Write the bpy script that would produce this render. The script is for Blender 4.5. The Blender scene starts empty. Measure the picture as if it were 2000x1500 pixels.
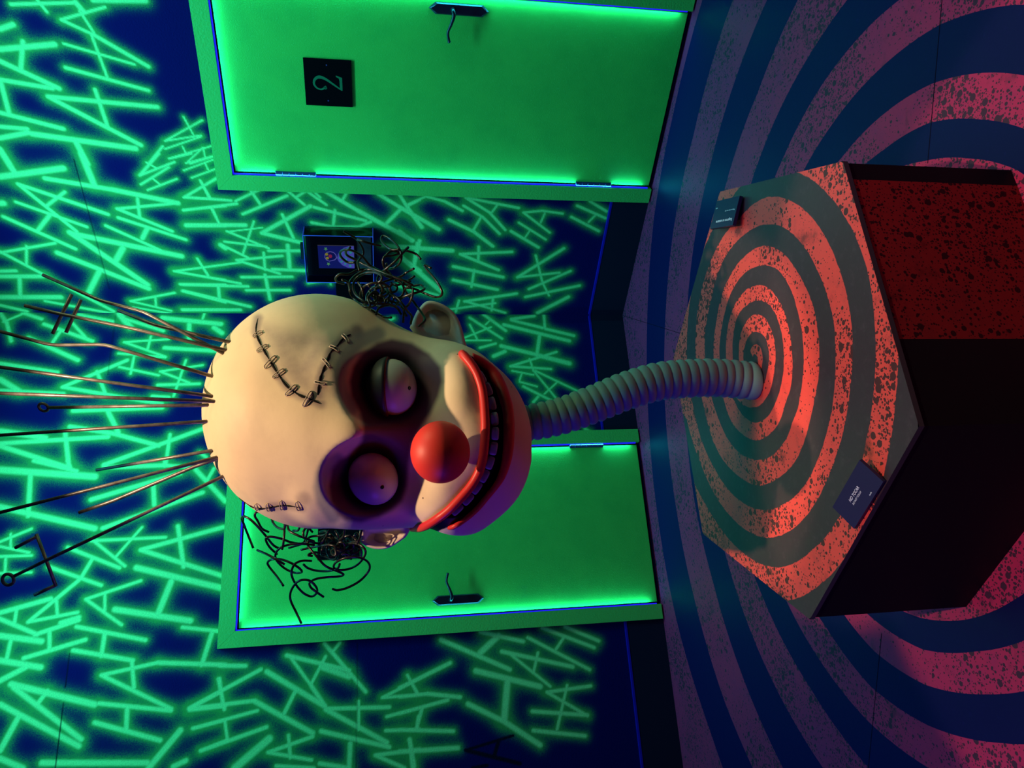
import bpy, math, random
import numpy as np
from mathutils import Vector, Matrix
from mathutils.bvhtree import BVHTree
random.seed(7)
R_ = math.radians
scene = bpy.context.scene
col = scene.collection

# ------------------------------------------------------------------ camera pose (metres, room corner = origin)
CAM = np.array([0.31444, -4.33987, 1.42000])
RIGHT = np.array([0.9865380, 0.1631206, -0.0115977])
UPV = np.array([-0.0164677, 0.1696536, 0.9853662])
FWD = np.array([-0.1627011, 0.9719101, -0.1700560])
FPX = 1468.801
S60, C60 = math.sin(math.pi / 3), math.cos(math.pi / 3)
HEX_C = np.array([0.00346, -2.49466, 0.00000])          # pedestal centre on the floor
HEX_R, HEX_ROT, HEX_H = 0.6104, -0.0227, 0.4237
STROKES = [
('R', 1.513, 2.896, 1.535, 2.66, 0.0152), ('R', 1.536, 2.791, 1.493, 2.766, 0.0135), ('R', 1.538, 2.647, 1.502, 2.622, 0.0226), ('R', 1.466, 2.719, 1.527, 2.536, 0.0136), ('R', 1.466, 2.719, 1.414, 2.605, 0.0147), ('R', 1.414, 2.605, 1.296, 2.411, 0.0188),
('R', 1.505, 2.638, 1.423, 2.603, 0.0128), ('R', 1.371, 2.734, 1.302, 2.467, 0.0131), ('R', 1.409, 2.614, 1.244, 2.591, 0.0132), ('R', 1.272, 2.751, 1.192, 2.431, 0.0172), ('R', 1.414, 2.965, 1.435, 2.91, 0.0226), ('R', 1.333, 2.989, 1.366, 2.77, 0.0254),
('R', 1.37, 2.891, 1.252, 2.933, 0.0209), ('R', 1.284, 3.004, 1.181, 2.8, 0.0236), ('R', 1.206, 3.027, 1.18, 2.827, 0.0213), ('R', 1.206, 3.027, 1.064, 3.034, 0.0215), ('R', 1.062, 3.07, 1, 2.828, 0.022), ('R', 0.998, 3.089, 0.993, 2.979, 0.0206),
('R', 0.945, 3.105, 0.976, 2.98, 0.0246), ('R', 1.143, 2.854, 1.12, 2.407, 0.0219), ('R', 1.136, 2.843, 0.938, 2.512, 0.0223), ('R', 1.184, 2.653, 1.019, 2.638, 0.0186), ('R', 0.971, 2.967, 0.921, 2.539, 0.0276), ('R', 0.936, 2.789, 0.837, 2.766, 0.0278),
('R', 0.896, 3.12, 0.824, 3.1, 0.025), ('R', 1.081, 2.302, 0.99, 2.269, 0.0091), ('R', 1.069, 2.223, 0.963, 2.403, 0.0101), ('R', 0.963, 2.403, 0.997, 2.239, 0.0102), ('R', 0.924, 2.41, 0.991, 2.24, 0.0102), ('R', 0.937, 2.417, 0.848, 2.496, 0.0133),
('R', 0.94, 2.33, 0.898, 2.317, 0.0093), ('R', 0.879, 2.398, 0.952, 2.187, 0.0093), ('R', 0.866, 2.318, 0.939, 2.238, 0.0093), ('R', 0.939, 2.238, 0.886, 2.236, 0.0093), ('R', 0.855, 2.31, 0.898, 2.195, 0.0104), ('R', 1.551, 2.577, 1.563, 2.372, 0.0226),
('R', 0.872, 3.117, 0.773, 3.09, 0.0301), ('R', 0.759, 3.16, 0.811, 2.877, 0.0315), ('R', 0.886, 2.781, 0.726, 2.76, 0.0307), ('R', 0.758, 2.969, 0.711, 2.684, 0.0246), ('R', 0.711, 2.684, 0.65, 2.399, 0.0273), ('R', 0.725, 3.094, 0.58, 2.733, 0.0205),
('R', 0.725, 3.094, 0.483, 2.899, 0.0195), ('R', 0.692, 2.9, 0.619, 2.996, 0.0172), ('R', 0.633, 3.13, 0.509, 2.846, 0.0175), ('R', 0.554, 3.207, 0.385, 2.928, 0.021), ('R', 0.566, 3, 0.479, 3.078, 0.0209), ('R', 0.356, 3.28, 0.415, 3.014, 0.0168),
('R', 0.362, 3.278, 0.232, 3.114, 0.0193), ('R', 0.232, 3.114, 0.01, 2.831, 0.02), ('R', 0.396, 3.149, 0.287, 3.18, 0.0146), ('R', 0.249, 3.312, 0.253, 3.238, 0.0205), ('R', 0.219, 3.321, 0.222, 3.122, 0.0252), ('R', 0.221, 3.23, 0.098, 3.262, 0.0208),
('R', 0.094, 3.358, 0.097, 3.069, 0.0292), ('R', 0.611, 2.685, 0.65, 2.399, 0.0165), ('R', 0.611, 2.685, 0.495, 2.452, 0.019), ('R', 0.668, 2.581, 0.572, 2.59, 0.0165), ('R', 0.563, 2.69, 0.449, 2.395, 0.0192), ('R', 0.511, 2.565, 0.453, 2.6, 0.0248),
('R', 0.518, 2.757, 0.384, 2.525, 0.0181), ('R', 0.47, 2.922, 0.353, 2.432, 0.0313), ('R', 0.476, 2.931, 0.178, 2.629, 0.0316), ('R', 0.393, 2.705, 0.321, 2.753, 0.0315), ('R', 0.361, 3.017, 0.154, 2.628, 0.029), ('R', 0.253, 2.848, 0.129, 2.925, 0.0292),
('R', 0.854, 2.504, 0.827, 2.464, 0.0107), ('R', 0.901, 2.441, 0.788, 2.547, 0.0149), ('R', 0.788, 2.547, 0.862, 2.378, 0.0129), ('R', 0.742, 2.551, 0.835, 2.408, 0.0129), ('R', 0.714, 2.526, 0.777, 2.382, 0.0119), ('R', 0.773, 2.49, 0.745, 2.464, 0.0108),
('R', 0.877, 2.4, 0.907, 2.295, 0.0117), ('R', 0.858, 2.328, 0.9, 2.195, 0.0096), ('R', 0.821, 2.344, 0.883, 2.197, 0.0097), ('R', 0.864, 2.241, 0.831, 2.233, 0.0097), ('R', 0.785, 2.314, 0.838, 2.188, 0.0108), ('R', 0.772, 2.275, 0.679, 2.242, 0.0132),
('R', 0.792, 2.189, 0.684, 2.362, 0.0143), ('R', 0.684, 2.362, 0.675, 2.174, 0.0144), ('R', 0.614, 2.378, 0.642, 2.178, 0.0168), ('R', 0.624, 2.245, 0.539, 2.219, 0.0147), ('R', 0.528, 2.382, 0.533, 2.193, 0.0216), ('R', 0.342, 2.357, 0.241, 2.317, 0.013),
('R', 0.262, 2.481, 0.307, 2.223, 0.0141), ('R', 0.262, 2.481, 0.214, 2.235, 0.0142), ('R', 0.183, 2.466, 0.183, 2.239, 0.0192), ('R', 0.141, 2.462, 0.072, 2.254, 0.0194), ('R', 0.172, 2.275, 0.093, 2.28, 0.0169), ('R', 0.075, 2.733, 0.13, 2.503, 0.0156),
('R', 0.075, 2.733, 0.015, 2.54, 0.0145), ('R', 0.098, 2.605, 0.047, 2.612, 0.012), ('R', 0.036, 2.73, -0.003, 2.544, 0.0134), ('R', 0.023, 2.482, 0.024, 2.261, 0.0208), ('R', 0.045, 3.373, 0.007, 3.255, 0.02), ('R', 0.072, 3.151, -0.005, 2.839, 0.0167),
('R', 0.624, 3.2, 0.625, 3.186, 0.0321), ('R', 0.423, 2.23, 0.404, 2.21, 0.0267), ('R', 0.774, 2.278, 0.675, 2.247, 0.012), ('R', 0.789, 2.196, 0.681, 2.366, 0.0156), ('R', 0.681, 2.366, 0.672, 2.146, 0.0145), ('R', 0.612, 2.38, 0.656, 2.122, 0.0171),
('R', 0.626, 2.242, 0.539, 2.22, 0.0148), ('R', 0.531, 2.379, 0.539, 2.095, 0.0248), ('R', 0.67, 2.126, 0.746, 1.984, 0.0146), ('R', 0.731, 2.049, 0.657, 2.011, 0.0158), ('R', 0.6, 2.1, 0.707, 1.876, 0.0172), ('R', 0.743, 1.882, 0.66, 1.796, 0.016),
('R', 0.737, 1.779, 0.699, 1.835, 0.0147), ('R', 0.743, 1.79, 0.663, 1.688, 0.016), ('R', 0.738, 1.749, 0.703, 1.716, 0.0135), ('R', 0.654, 1.767, 0.496, 2.019, 0.0238), ('R', 0.496, 2.019, 0.444, 1.824, 0.0241), ('R', 0.603, 1.909, 0.471, 1.865, 0.0176),
('R', 0.74, 1.696, 0.634, 1.53, 0.0224), ('R', 0.634, 1.53, 0.471, 1.253, 0.027), ('R', 0.648, 1.749, 0.58, 1.494, 0.0189), ('R', 0.634, 1.647, 0.547, 1.66, 0.0177), ('R', 0.562, 1.767, 0.54, 1.657, 0.0177), ('R', 0.54, 1.657, 0.544, 1.533, 0.0191),
('R', 0.544, 1.533, 0.574, 1.469, 0.0179), ('R', 0.727, 1.588, 0.69, 1.608, 0.0161), ('R', 0.732, 1.43, 0.595, 1.216, 0.0215), ('R', 0.732, 1.325, 0.656, 1.274, 0.0164), ('R', 0.706, 1.219, 0.669, 1.281, 0.0152), ('R', 0.655, 1.312, 0.569, 1.387, 0.0217),
('R', 0.499, 2.189, 0.527, 2.012, 0.01), ('R', 0.502, 2.189, 0.408, 1.994, 0.0152), ('R', 0.561, 2.051, 0.372, 2.127, 0.0126), ('R', 0.442, 2.209, 0.418, 2.005, 0.0152), ('R', 0.424, 2.226, 0.351, 2.105, 0.0166), ('R', 0.335, 2.162, 0.365, 1.93, 0.0168),
('R', 0.335, 2.162, 0.256, 1.953, 0.0182), ('R', 0.382, 2.022, 0.278, 2.026, 0.0155), ('R', 0.393, 1.996, 0.397, 1.828, 0.0193), ('R', 0.428, 1.897, 0.288, 1.899, 0.0233), ('R', 0.282, 1.988, 0.277, 1.824, 0.021), ('R', 0.231, 2.15, 0.238, 1.891, 0.0184),
('R', 0.248, 2.029, 0.092, 2.019, 0.0199), ('R', 0.15, 2.135, 0.153, 1.91, 0.0186), ('R', 0.263, 2.483, 0.321, 2.145, 0.0141), ('R', 0.263, 2.483, 0.192, 2.161, 0.0169), ('R', 0.339, 2.356, 0.24, 2.319, 0.0154), ('R', 0.181, 2.454, 0.174, 2.125, 0.0197),
('R', 0.176, 2.276, 0.086, 2.282, 0.0185), ('R', 0.143, 2.458, 0.044, 2.128, 0.0212), ('R', 0.021, 2.481, 0.023, 2.182, 0.0214), ('R', 0.197, 1.81, 0.222, 1.686, 0.012), ('R', 0.222, 1.692, 0.191, 1.69, 0.0107), ('R', 0.438, 1.414, 0.428, 1.213, 0.0249),
('R', 0.366, 1.31, 0.284, 1.209, 0.0281), ('R', 0.457, 1.226, 0.322, 1.243, 0.0212), ('R', 0.488, 1.784, 0.447, 1.662, 0.0167), ('R', 0.388, 1.696, 0.347, 1.538, 0.0196), ('R', 0.732, 1.323, 0.652, 1.276, 0.0185), ('R', 0.724, 1.191, 0.681, 1.274, 0.0139),
('R', 0.727, 1.192, 0.702, 1.092, 0.0162), ('R', 0.702, 1.092, 0.651, 0.996, 0.0176), ('R', 0.663, 1.322, 0.54, 1.115, 0.0247), ('R', 0.652, 1.276, 0.551, 1.205, 0.0247), ('R', 0.522, 1.322, 0.47, 1.256, 0.0274), ('R', 0.725, 0.983, 0.646, 0.853, 0.0165),
('R', 0.646, 0.853, 0.546, 0.759, 0.0168), ('R', 0.725, 0.977, 0.676, 0.699, 0.0165), ('R', 0.689, 0.815, 0.646, 0.841, 0.013), ('R', 0.68, 0.992, 0.619, 0.887, 0.0165), ('R', 0.619, 0.887, 0.522, 0.788, 0.0168), ('R', 0.597, 1.064, 0.532, 0.929, 0.0203),
('R', 0.532, 0.929, 0.446, 0.818, 0.0207), ('R', 0.612, 0.898, 0.532, 0.935, 0.0156), ('R', 0.591, 0.69, 0.494, 0.53, 0.0146), ('R', 0.54, 0.728, 0.445, 0.565, 0.0184), ('R', 0.543, 0.626, 0.498, 0.649, 0.011), ('R', 0.651, 0.672, 0.664, 0.57, 0.0144),
('R', 0.664, 0.57, 0.651, 0.458, 0.0144), ('R', 0.651, 0.672, 0.536, 0.513, 0.0145), ('R', 0.648, 0.556, 0.595, 0.571, 0.0121), ('R', 0.699, 0.385, 0.631, 0.217, 0.017), ('R', 0.633, 0.408, 0.553, 0.241, 0.0171), ('R', 0.646, 0.276, 0.605, 0.307, 0.0134),
('R', 0.727, 0.321, 0.671, 0.218, 0.0169), ('R', 0.432, 1.321, 0.414, 1.037, 0.0279), ('R', 0.471, 1.215, 0.319, 1.242, 0.0231), ('R', 0.367, 1.309, 0.155, 1.088, 0.0298), ('R', 0.189, 1.32, 0.125, 1.106, 0.0265), ('R', 0.394, 0.993, 0.414, 0.709, 0.0185),
('R', 0.394, 0.993, 0.298, 0.774, 0.0199), ('R', 0.441, 0.895, 0.347, 0.891, 0.0172), ('R', 0.316, 1.026, 0.252, 0.744, 0.0213), ('R', 0.229, 1.022, 0.169, 0.769, 0.0216), ('R', 0.296, 0.91, 0.186, 0.918, 0.0164), ('R', 0.441, 0.421, 0.253, 0.661, 0.0201),
('R', 0.253, 0.661, 0.286, 0.424, 0.0165), ('R', 0.395, 0.574, 0.221, 0.514, 0.0139), ('R', 0.298, 0.361, 0.175, 0.587, 0.018), ('R', 0.221, 0.514, 0.131, 0.463, 0.0129), ('R', 0.122, 0.601, 0.202, 0.293, 0.0195), ('R', 0.088, 0.951, 0.144, 0.656, 0.0206),
('R', 0.088, 0.944, 0.012, 0.709, 0.0169), ('R', 0.105, 0.789, 0.027, 0.79, 0.0169), ('R', 0.034, 1.028, 0.078, 0.774, 0.0168), ('R', 0.095, 0.983, 0.018, 0.998, 0.0155), ('R', 0.124, 0.348, 0.013, 0.515, 0.025), ('L', 0.022, 0.917, 0.154, 0.737, 0.017),
('L', 0.066, 0.919, 0.159, 0.881, 0.0127), ('L', 0.147, 0.95, 0.081, 0.796, 0.0127), ('L', 0.031, 0.793, 0.066, 0.828, 0.0117), ('L', 0.001, 0.835, 0.104, 0.712, 0.0203), ('L', 0.165, 0.95, 0.165, 0.802, 0.0127), ('L', 0.211, 0.868, 0.185, 0.776, 0.0169),
('L', 0.263, 0.792, 0.234, 0.726, 0.0242), ('L', 0.03, 0.674, 0.009, 0.535, 0.0205), ('L', 0.036, 0.674, 0.086, 0.492, 0.0204), ('L', -0.018, 0.477, 0.089, 0.479, 0.0184), ('L', 0.066, 0.72, 0.169, 0.34, 0.0236), ('L', 0.092, 0.476, 0.136, 0.309, 0.0205),
('L', 0.125, 0.512, 0.247, 0.538, 0.0224), ('L', 0.2, 0.745, 0.258, 0.534, 0.0254), ('L', 0.258, 0.539, 0.311, 0.354, 0.0298), ('L', 0.239, 0.423, 0.326, 0.7, 0.0169), ('L', 0.326, 0.7, 0.345, 0.466, 0.0168), ('L', 0.281, 0.585, 0.355, 0.569, 0.0137),
('L', 0.354, 0.692, 0.38, 0.571, 0.0126), ('L', 0.377, 0.64, 0.41, 0.653, 0.0115), ('L', 0.361, 0.564, 0.519, 0.455, 0.0126), ('L', 0.355, 0.558, 0.479, 0.327, 0.0137), ('L', 0.43, 0.441, 0.496, 0.517, 0.0115), ('L', 0.421, 0.654, 0.451, 0.556, 0.0125),
('L', 0.449, 0.635, 0.535, 0.483, 0.0166), ('L', 0.512, 0.555, 0.544, 0.585, 0.0166), ('L', 0.707, 0.303, 0.724, 0.278, 0.0196), ('L', 0.244, 1.095, 0.312, 0.968, 0.0177), ('L', 0.356, 1.048, 0.391, 0.92, 0.0176), ('L', 0.465, 1.103, 0.423, 0.948, 0.0174),
('L', 0.055, 3.362, 0.009, 3.277, 0.0141), ('L', 0.003, 3.386, 0.061, 3.345, 0.0224), ('L', 0.061, 3.345, 0.164, 3.309, 0.0199), ('L', 0.002, 3.278, 0.038, 3.181, 0.0201), ('L', 0.067, 3.167, 0.165, 2.92, 0.0213), ('L', 0.06, 3.031, 0.158, 2.943, 0.0166),
('L', 0.1, 3.078, 0.174, 3.112, 0.0189), ('L', 0.145, 3.232, 0.273, 2.978, 0.0246), ('L', 0.289, 3.343, 0.341, 3.067, 0.022), ('L', 0.376, 3.33, 0.444, 3.227, 0.0297), ('L', 0.437, 3.321, 0.459, 3.025, 0.024), ('L', 0.422, 3.033, 0.275, 2.738, 0.021),
('L', 0.422, 3.03, 0.522, 2.545, 0.0209), ('L', 0.337, 2.879, 0.468, 2.822, 0.0186), ('L', 0.171, 2.765, 0.155, 2.542, 0.0132), ('L', 0.171, 2.765, 0.257, 2.55, 0.0143), ('L', 0.139, 2.634, 0.217, 2.644, 0.0144), ('L', 0.236, 2.786, 0.26, 2.55, 0.0143),
('L', 0.256, 2.707, 0.351, 2.714, 0.0142), ('L', 0.313, 2.773, 0.362, 2.575, 0.0142), ('L', 0.34, 2.571, 0.306, 2.36, 0.0131), ('L', 0.34, 2.571, 0.405, 2.421, 0.0142), ('L', 0.277, 2.447, 0.48, 2.493, 0.0142), ('L', 0.416, 2.576, 0.412, 2.37, 0.0177),
('L', 0.478, 2.598, 0.485, 2.515, 0.0187), ('L', -0, 2.81, 0.086, 2.74, 0.0338), ('L', 0.014, 3.004, 0.053, 2.833, 0.024), ('L', 0.029, 2.586, 0.065, 2.283, 0.0281), ('L', 0.066, 2.446, 0.166, 2.439, 0.0255), ('L', 0.205, 2.56, 0.225, 2.291, 0.0241),
('L', -0.009, 2.37, 0.032, 2.379, 0.0147), ('L', 0.086, 2.317, 0.119, 2.274, 0.0281), ('L', 0.033, 2.779, 0.106, 2.574, 0.0193), ('L', 0.551, 2.967, 0.541, 2.543, 0.0242), ('L', 0.56, 2.801, 0.67, 2.742, 0.0252), ('L', 0.635, 2.972, 0.675, 2.768, 0.025),
('L', 0.675, 2.768, 0.746, 2.542, 0.024), ('L', 0.715, 3.279, 0.693, 2.787, 0.0247), ('L', 0.651, 3.289, 0.691, 3.079, 0.0313), ('L', 0.727, 3.278, 0.851, 2.946, 0.0267), ('L', 0.67, 2.989, 0.839, 2.952, 0.0236), ('L', 0.661, 2.336, 0.839, 2.792, 0.024),
('L', 0.688, 2.493, 0.847, 2.501, 0.0195), ('L', 0.787, 2.344, 0.812, 2.31, 0.0184), ('L', 0.426, 2.239, 0.39, 2.069, 0.0204), ('L', 0.615, 2.228, 0.668, 2.029, 0.0212), ('L', 0.554, 2.147, 0.709, 2.111, 0.0177), ('L', 0.232, 2.192, 0.187, 1.96, 0.0208),
('L', 0.245, 2.221, 0.339, 2.013, 0.0206), ('L', 0.186, 2.107, 0.312, 2.096, 0.0171), ('L', 0.849, 3.26, 0.897, 2.827, 0.0365), ('L', 0.812, 2.961, 0.842, 2.947, 0.0212), ('L', 0.808, 3.115, 0.866, 2.913, 0.0211), ('L', 0.876, 3.12, 1.081, 3.102, 0.024),
('L', 1.032, 3.232, 1.154, 2.798, 0.0304), ('L', 0.852, 2.791, 0.849, 2.512, 0.0237), ('L', 0.849, 2.512, 0.866, 2.355, 0.0216), ('L', 0.878, 2.354, 1.045, 2.203, 0.025), ('L', 0.874, 2.268, 0.932, 2.296, 0.0183), ('L', 1.012, 2.83, 0.893, 2.428, 0.0246),
('L', 0.929, 2.553, 1.049, 2.537, 0.0235), ('L', 1.155, 2.763, 0.995, 2.314, 0.0233), ('L', 0.826, 2.508, 0.855, 2.506, 0.0182), ('L', 1.199, 3.207, 1.144, 3.079, 0.015), ('L', 1.164, 3.166, 1.228, 3.157, 0.0128), ('L', 1.221, 3.204, 1.256, 3.073, 0.0138),
('L', 1.268, 3.197, 1.27, 3.061, 0.0148), ('L', 1.28, 3.171, 1.347, 3.164, 0.0137), ('L', 1.346, 3.185, 1.348, 3.051, 0.0126), ('L', 1.213, 2.807, 1.212, 2.471, 0.0164), ('L', 1.213, 2.797, 1.341, 2.643, 0.0162), ('L', 1.158, 2.584, 1.294, 2.688, 0.0142),
('L', 1.24, 2.908, 1.348, 2.667, 0.0194), ('L', 1.326, 2.981, 1.425, 2.739, 0.0191), ('L', 1.299, 2.792, 1.386, 2.832, 0.0192), ('L', 1.267, 2.579, 1.174, 2.206, 0.0232), ('L', 1.267, 2.579, 1.41, 2.198, 0.024), ('L', 1.16, 2.418, 1.357, 2.377, 0.0231),
('L', 1.351, 2.591, 1.468, 2.194, 0.0303), ('L', 1.424, 2.428, 1.576, 2.476, 0.03), ('L', 1.539, 2.667, 1.611, 2.328, 0.0297), ('L', 1.413, 2.565, 1.485, 2.8, 0.017), ('L', 1.485, 2.8, 1.61, 2.631, 0.0168), ('L', 1.464, 2.719, 1.541, 2.711, 0.0148),
('L', 1.396, 2.84, 1.572, 3.034, 0.0199), ('L', 1.478, 2.927, 1.554, 2.913, 0.0157), ('L', 1.572, 3.034, 1.542, 2.828, 0.0177), ('L', 1.524, 3.159, 1.474, 2.952, 0.0239), ('L', 1.504, 3.091, 1.573, 3.091, 0.0176), ('L', 1.585, 2.895, 1.565, 2.82, 0.024),
('L', 1.551, 3.155, 1.63, 2.988, 0.0216), ('L', 1.63, 2.998, 1.577, 2.819, 0.0218), ('L', 1.619, 2.938, 1.698, 2.928, 0.0196), ('L', 1.729, 3.031, 1.666, 2.78, 0.0216), ('L', 1.625, 3.144, 1.661, 2.966, 0.0287), ('L', 1.643, 3.095, 1.724, 3.101, 0.0194),
('L', 1.732, 3.128, 1.773, 2.955, 0.0284), ('L', 1.818, 3.115, 1.768, 3.016, 0.0263), ('L', 1.606, 2.825, 1.685, 2.52, 0.0209), ('L', 1.644, 2.7, 1.742, 2.704, 0.0218), ('L', 1.709, 2.827, 1.771, 2.566, 0.0217), ('L', 1.771, 2.571, 1.888, 2.55, 0.0196),
('L', 1.825, 2.695, 1.788, 2.457, 0.0186), ('L', 1.788, 2.457, 1.819, 2.158, 0.022), ('L', 1.638, 2.361, 1.667, 2.192, 0.0192), ('L', 1.675, 2.227, 1.812, 2.263, 0.0222), ('L', 1.825, 2.695, 1.991, 2.382, 0.0195), ('L', 1.944, 2.691, 1.998, 2.382, 0.0204),
('L', 1.836, 3.067, 1.947, 2.71, 0.0292), ('L', 1.85, 3.055, 2.086, 2.749, 0.024), ('L', 1.875, 2.914, 1.928, 2.948, 0.0211), ('L', 1.916, 3.1, 2.113, 2.755, 0.0248), ('L', 1.978, 3.019, 2.104, 3.072, 0.0256), ('L', 2.135, 3.068, 2.181, 2.972, 0.0253),
('L', 1.967, 2.571, 2.06, 2.566, 0.0213), ('L', 2.022, 2.701, 2.118, 2.419, 0.0221), ('L', 2.084, 2.336, 2.226, 2.457, 0.0282), ('L', 2.167, 2.898, 2.205, 2.464, 0.0257), ('L', 1.877, 2.18, 1.994, 2.158, 0.0167), ('L', 1.936, 2.171, 1.997, 2.304, 0.0176),
('L', 2.002, 2.304, 1.998, 2.148, 0.0175), ('L', 2.081, 2.279, 2.057, 2.144, 0.0154), ('L', 2.175, 2.244, 2.144, 2.139, 0.0173), ('L', 2.229, 2.354, 2.21, 2.303, 0.0231), ('L', 1.82, 2.183, 1.83, 2.067, 0.0209), ('L', 1.85, 1.997, 1.994, 2.305, 0.0196),
('L', 1.878, 2.185, 2.011, 2.151, 0.0185), ('L', 1.997, 2.305, 1.984, 2.018, 0.0195), ('L', 1.987, 2.018, 2.143, 1.755, 0.024), ('L', 1.862, 1.97, 2.031, 1.704, 0.0254), ('L', 1.95, 1.834, 2.047, 1.884, 0.0187), ('L', 1.796, 1.871, 1.94, 1.765, 0.0156),
('L', 1.94, 1.765, 2.037, 1.698, 0.021), ('L', 1.796, 1.882, 1.884, 1.591, 0.0213), ('L', 1.813, 1.702, 1.929, 1.765, 0.0157), ('L', 1.86, 1.717, 1.911, 1.591, 0.0291), ('L', 1.754, 1.708, 1.984, 1.514, 0.0191), ('L', 1.756, 1.636, 1.789, 1.664, 0.0159),
('L', 2.044, 1.698, 2.06, 1.405, 0.0199), ('L', 2.047, 1.698, 2.211, 1.418, 0.0231), ('L', 2.023, 1.547, 2.145, 1.547, 0.0155), ('L', 2.08, 2.284, 2.028, 2.005, 0.0172), ('L', 2.061, 2.146, 2.136, 2.131, 0.015), ('L', 2.175, 2.242, 2.101, 1.961, 0.0193),
('L', 2.151, 1.948, 2.258, 2.091, 0.0352), ('L', 2.158, 1.755, 2.207, 1.951, 0.0183), ('L', 2.207, 1.951, 2.255, 1.758, 0.0172), ('L', 2.144, 1.863, 2.237, 1.852, 0.0172), ('L', 2.138, 1.718, 2.231, 1.407, 0.0219), ('L', 2.202, 1.585, 2.303, 1.59, 0.0228),
('L', 2.266, 1.913, 2.289, 1.747, 0.0171), ('L', 2.273, 1.721, 2.303, 1.59, 0.0205), ('L', 1.945, 1.258, 2.016, 1.438, 0.0158), ('L', 2.016, 1.438, 2.016, 1.26, 0.0157), ('L', 1.931, 1.314, 2.013, 1.271, 0.0147), ('L', 2.1, 1.417, 2.073, 1.261, 0.0167),
('L', 2.112, 1.268, 2.162, 1.278, 0.0189), ('L', 2.16, 1.423, 2.168, 1.264, 0.0177), ('L', 2.26, 1.472, 2.253, 1.266, 0.0186), ('L', 2.26, 1.472, 2.325, 1.339, 0.0185), ('L', 2.21, 1.312, 2.328, 1.301, 0.0209), ('L', 1.98, 1.356, 1.884, 1.109, 0.0207),
('L', 1.925, 1.317, 2.009, 1.271, 0.0162), ('L', 2.018, 1.357, 2.015, 1.223, 0.0183), ('L', 2.015, 1.223, 2.042, 1.067, 0.0206), ('L', 2.091, 1.358, 2.05, 1.127, 0.0183), ('L', 2.08, 1.252, 2.157, 1.278, 0.0182), ('L', 2.162, 1.359, 2.188, 1.106, 0.0191),
('L', 2.207, 1.313, 2.322, 1.295, 0.0221), ('L', 2.255, 1.361, 2.262, 1.088, 0.0222), ('L', 1.774, 1.149, 1.935, 0.817, 0.0233), ('L', 1.774, 0.863, 1.847, 0.958, 0.0313), ('L', 1.75, 0.952, 1.809, 0.74, 0.0214), ('L', 1.929, 0.985, 2.024, 0.672, 0.0287),
('L', 1.991, 0.833, 2.156, 0.86, 0.0339), ('L', 2.075, 1.031, 2.166, 0.861, 0.0249), ('L', 2.166, 0.861, 2.283, 0.694, 0.026), ('L', 1.849, 0.851, 1.945, 0.499, 0.0213), ('L', 1.857, 0.818, 2.027, 0.621, 0.0156), ('L', 1.867, 0.67, 1.959, 0.701, 0.0157),
('L', 1.792, 0.716, 1.964, 0.414, 0.0181), ('L', 1.751, 0.637, 1.862, 0.379, 0.0194), ('L', 1.753, 0.52, 1.832, 0.352, 0.0194), ('L', 1.804, 0.531, 1.857, 0.577, 0.0159), ('L', 2.052, 0.64, 2.04, 0.416, 0.0178), ('L', 2.052, 0.64, 2.174, 0.448, 0.0166),
('L', 2.028, 0.536, 2.221, 0.605, 0.0154), ('L', 2.132, 0.72, 2.171, 0.448, 0.0198), ('L', 2.217, 0.722, 2.262, 0.469, 0.0196)]
DARK = [('L', 2.231, 0.822, 2.275, 1.051, 0.0139), ('L', 2.275, 1.051, 2.354, 0.798, 0.0192), ('L', 2.252, 0.894, 2.315, 0.92, 0.0182), ('L', 2.353, 1.024, 2.348, 0.954, 0.0159), ('R', 0.857, 2.82, 0.636, 2.821, 0.0037), ('R', 0.636, 2.821, 0.151, 2.822, 0.004), ('L', -0.007, 2.822, 0.356, 2.823, 0.0036), ('L', 1.723, 2.842, 1.866, 2.841, 0.0046), ('L', 1.932, 2.84, 2.192, 2.841, 0.004), ('L', 1.764, 1.554, 2.305, 1.557, 0.0028)]
SPC = [0.0478, 0.0325]
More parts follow.
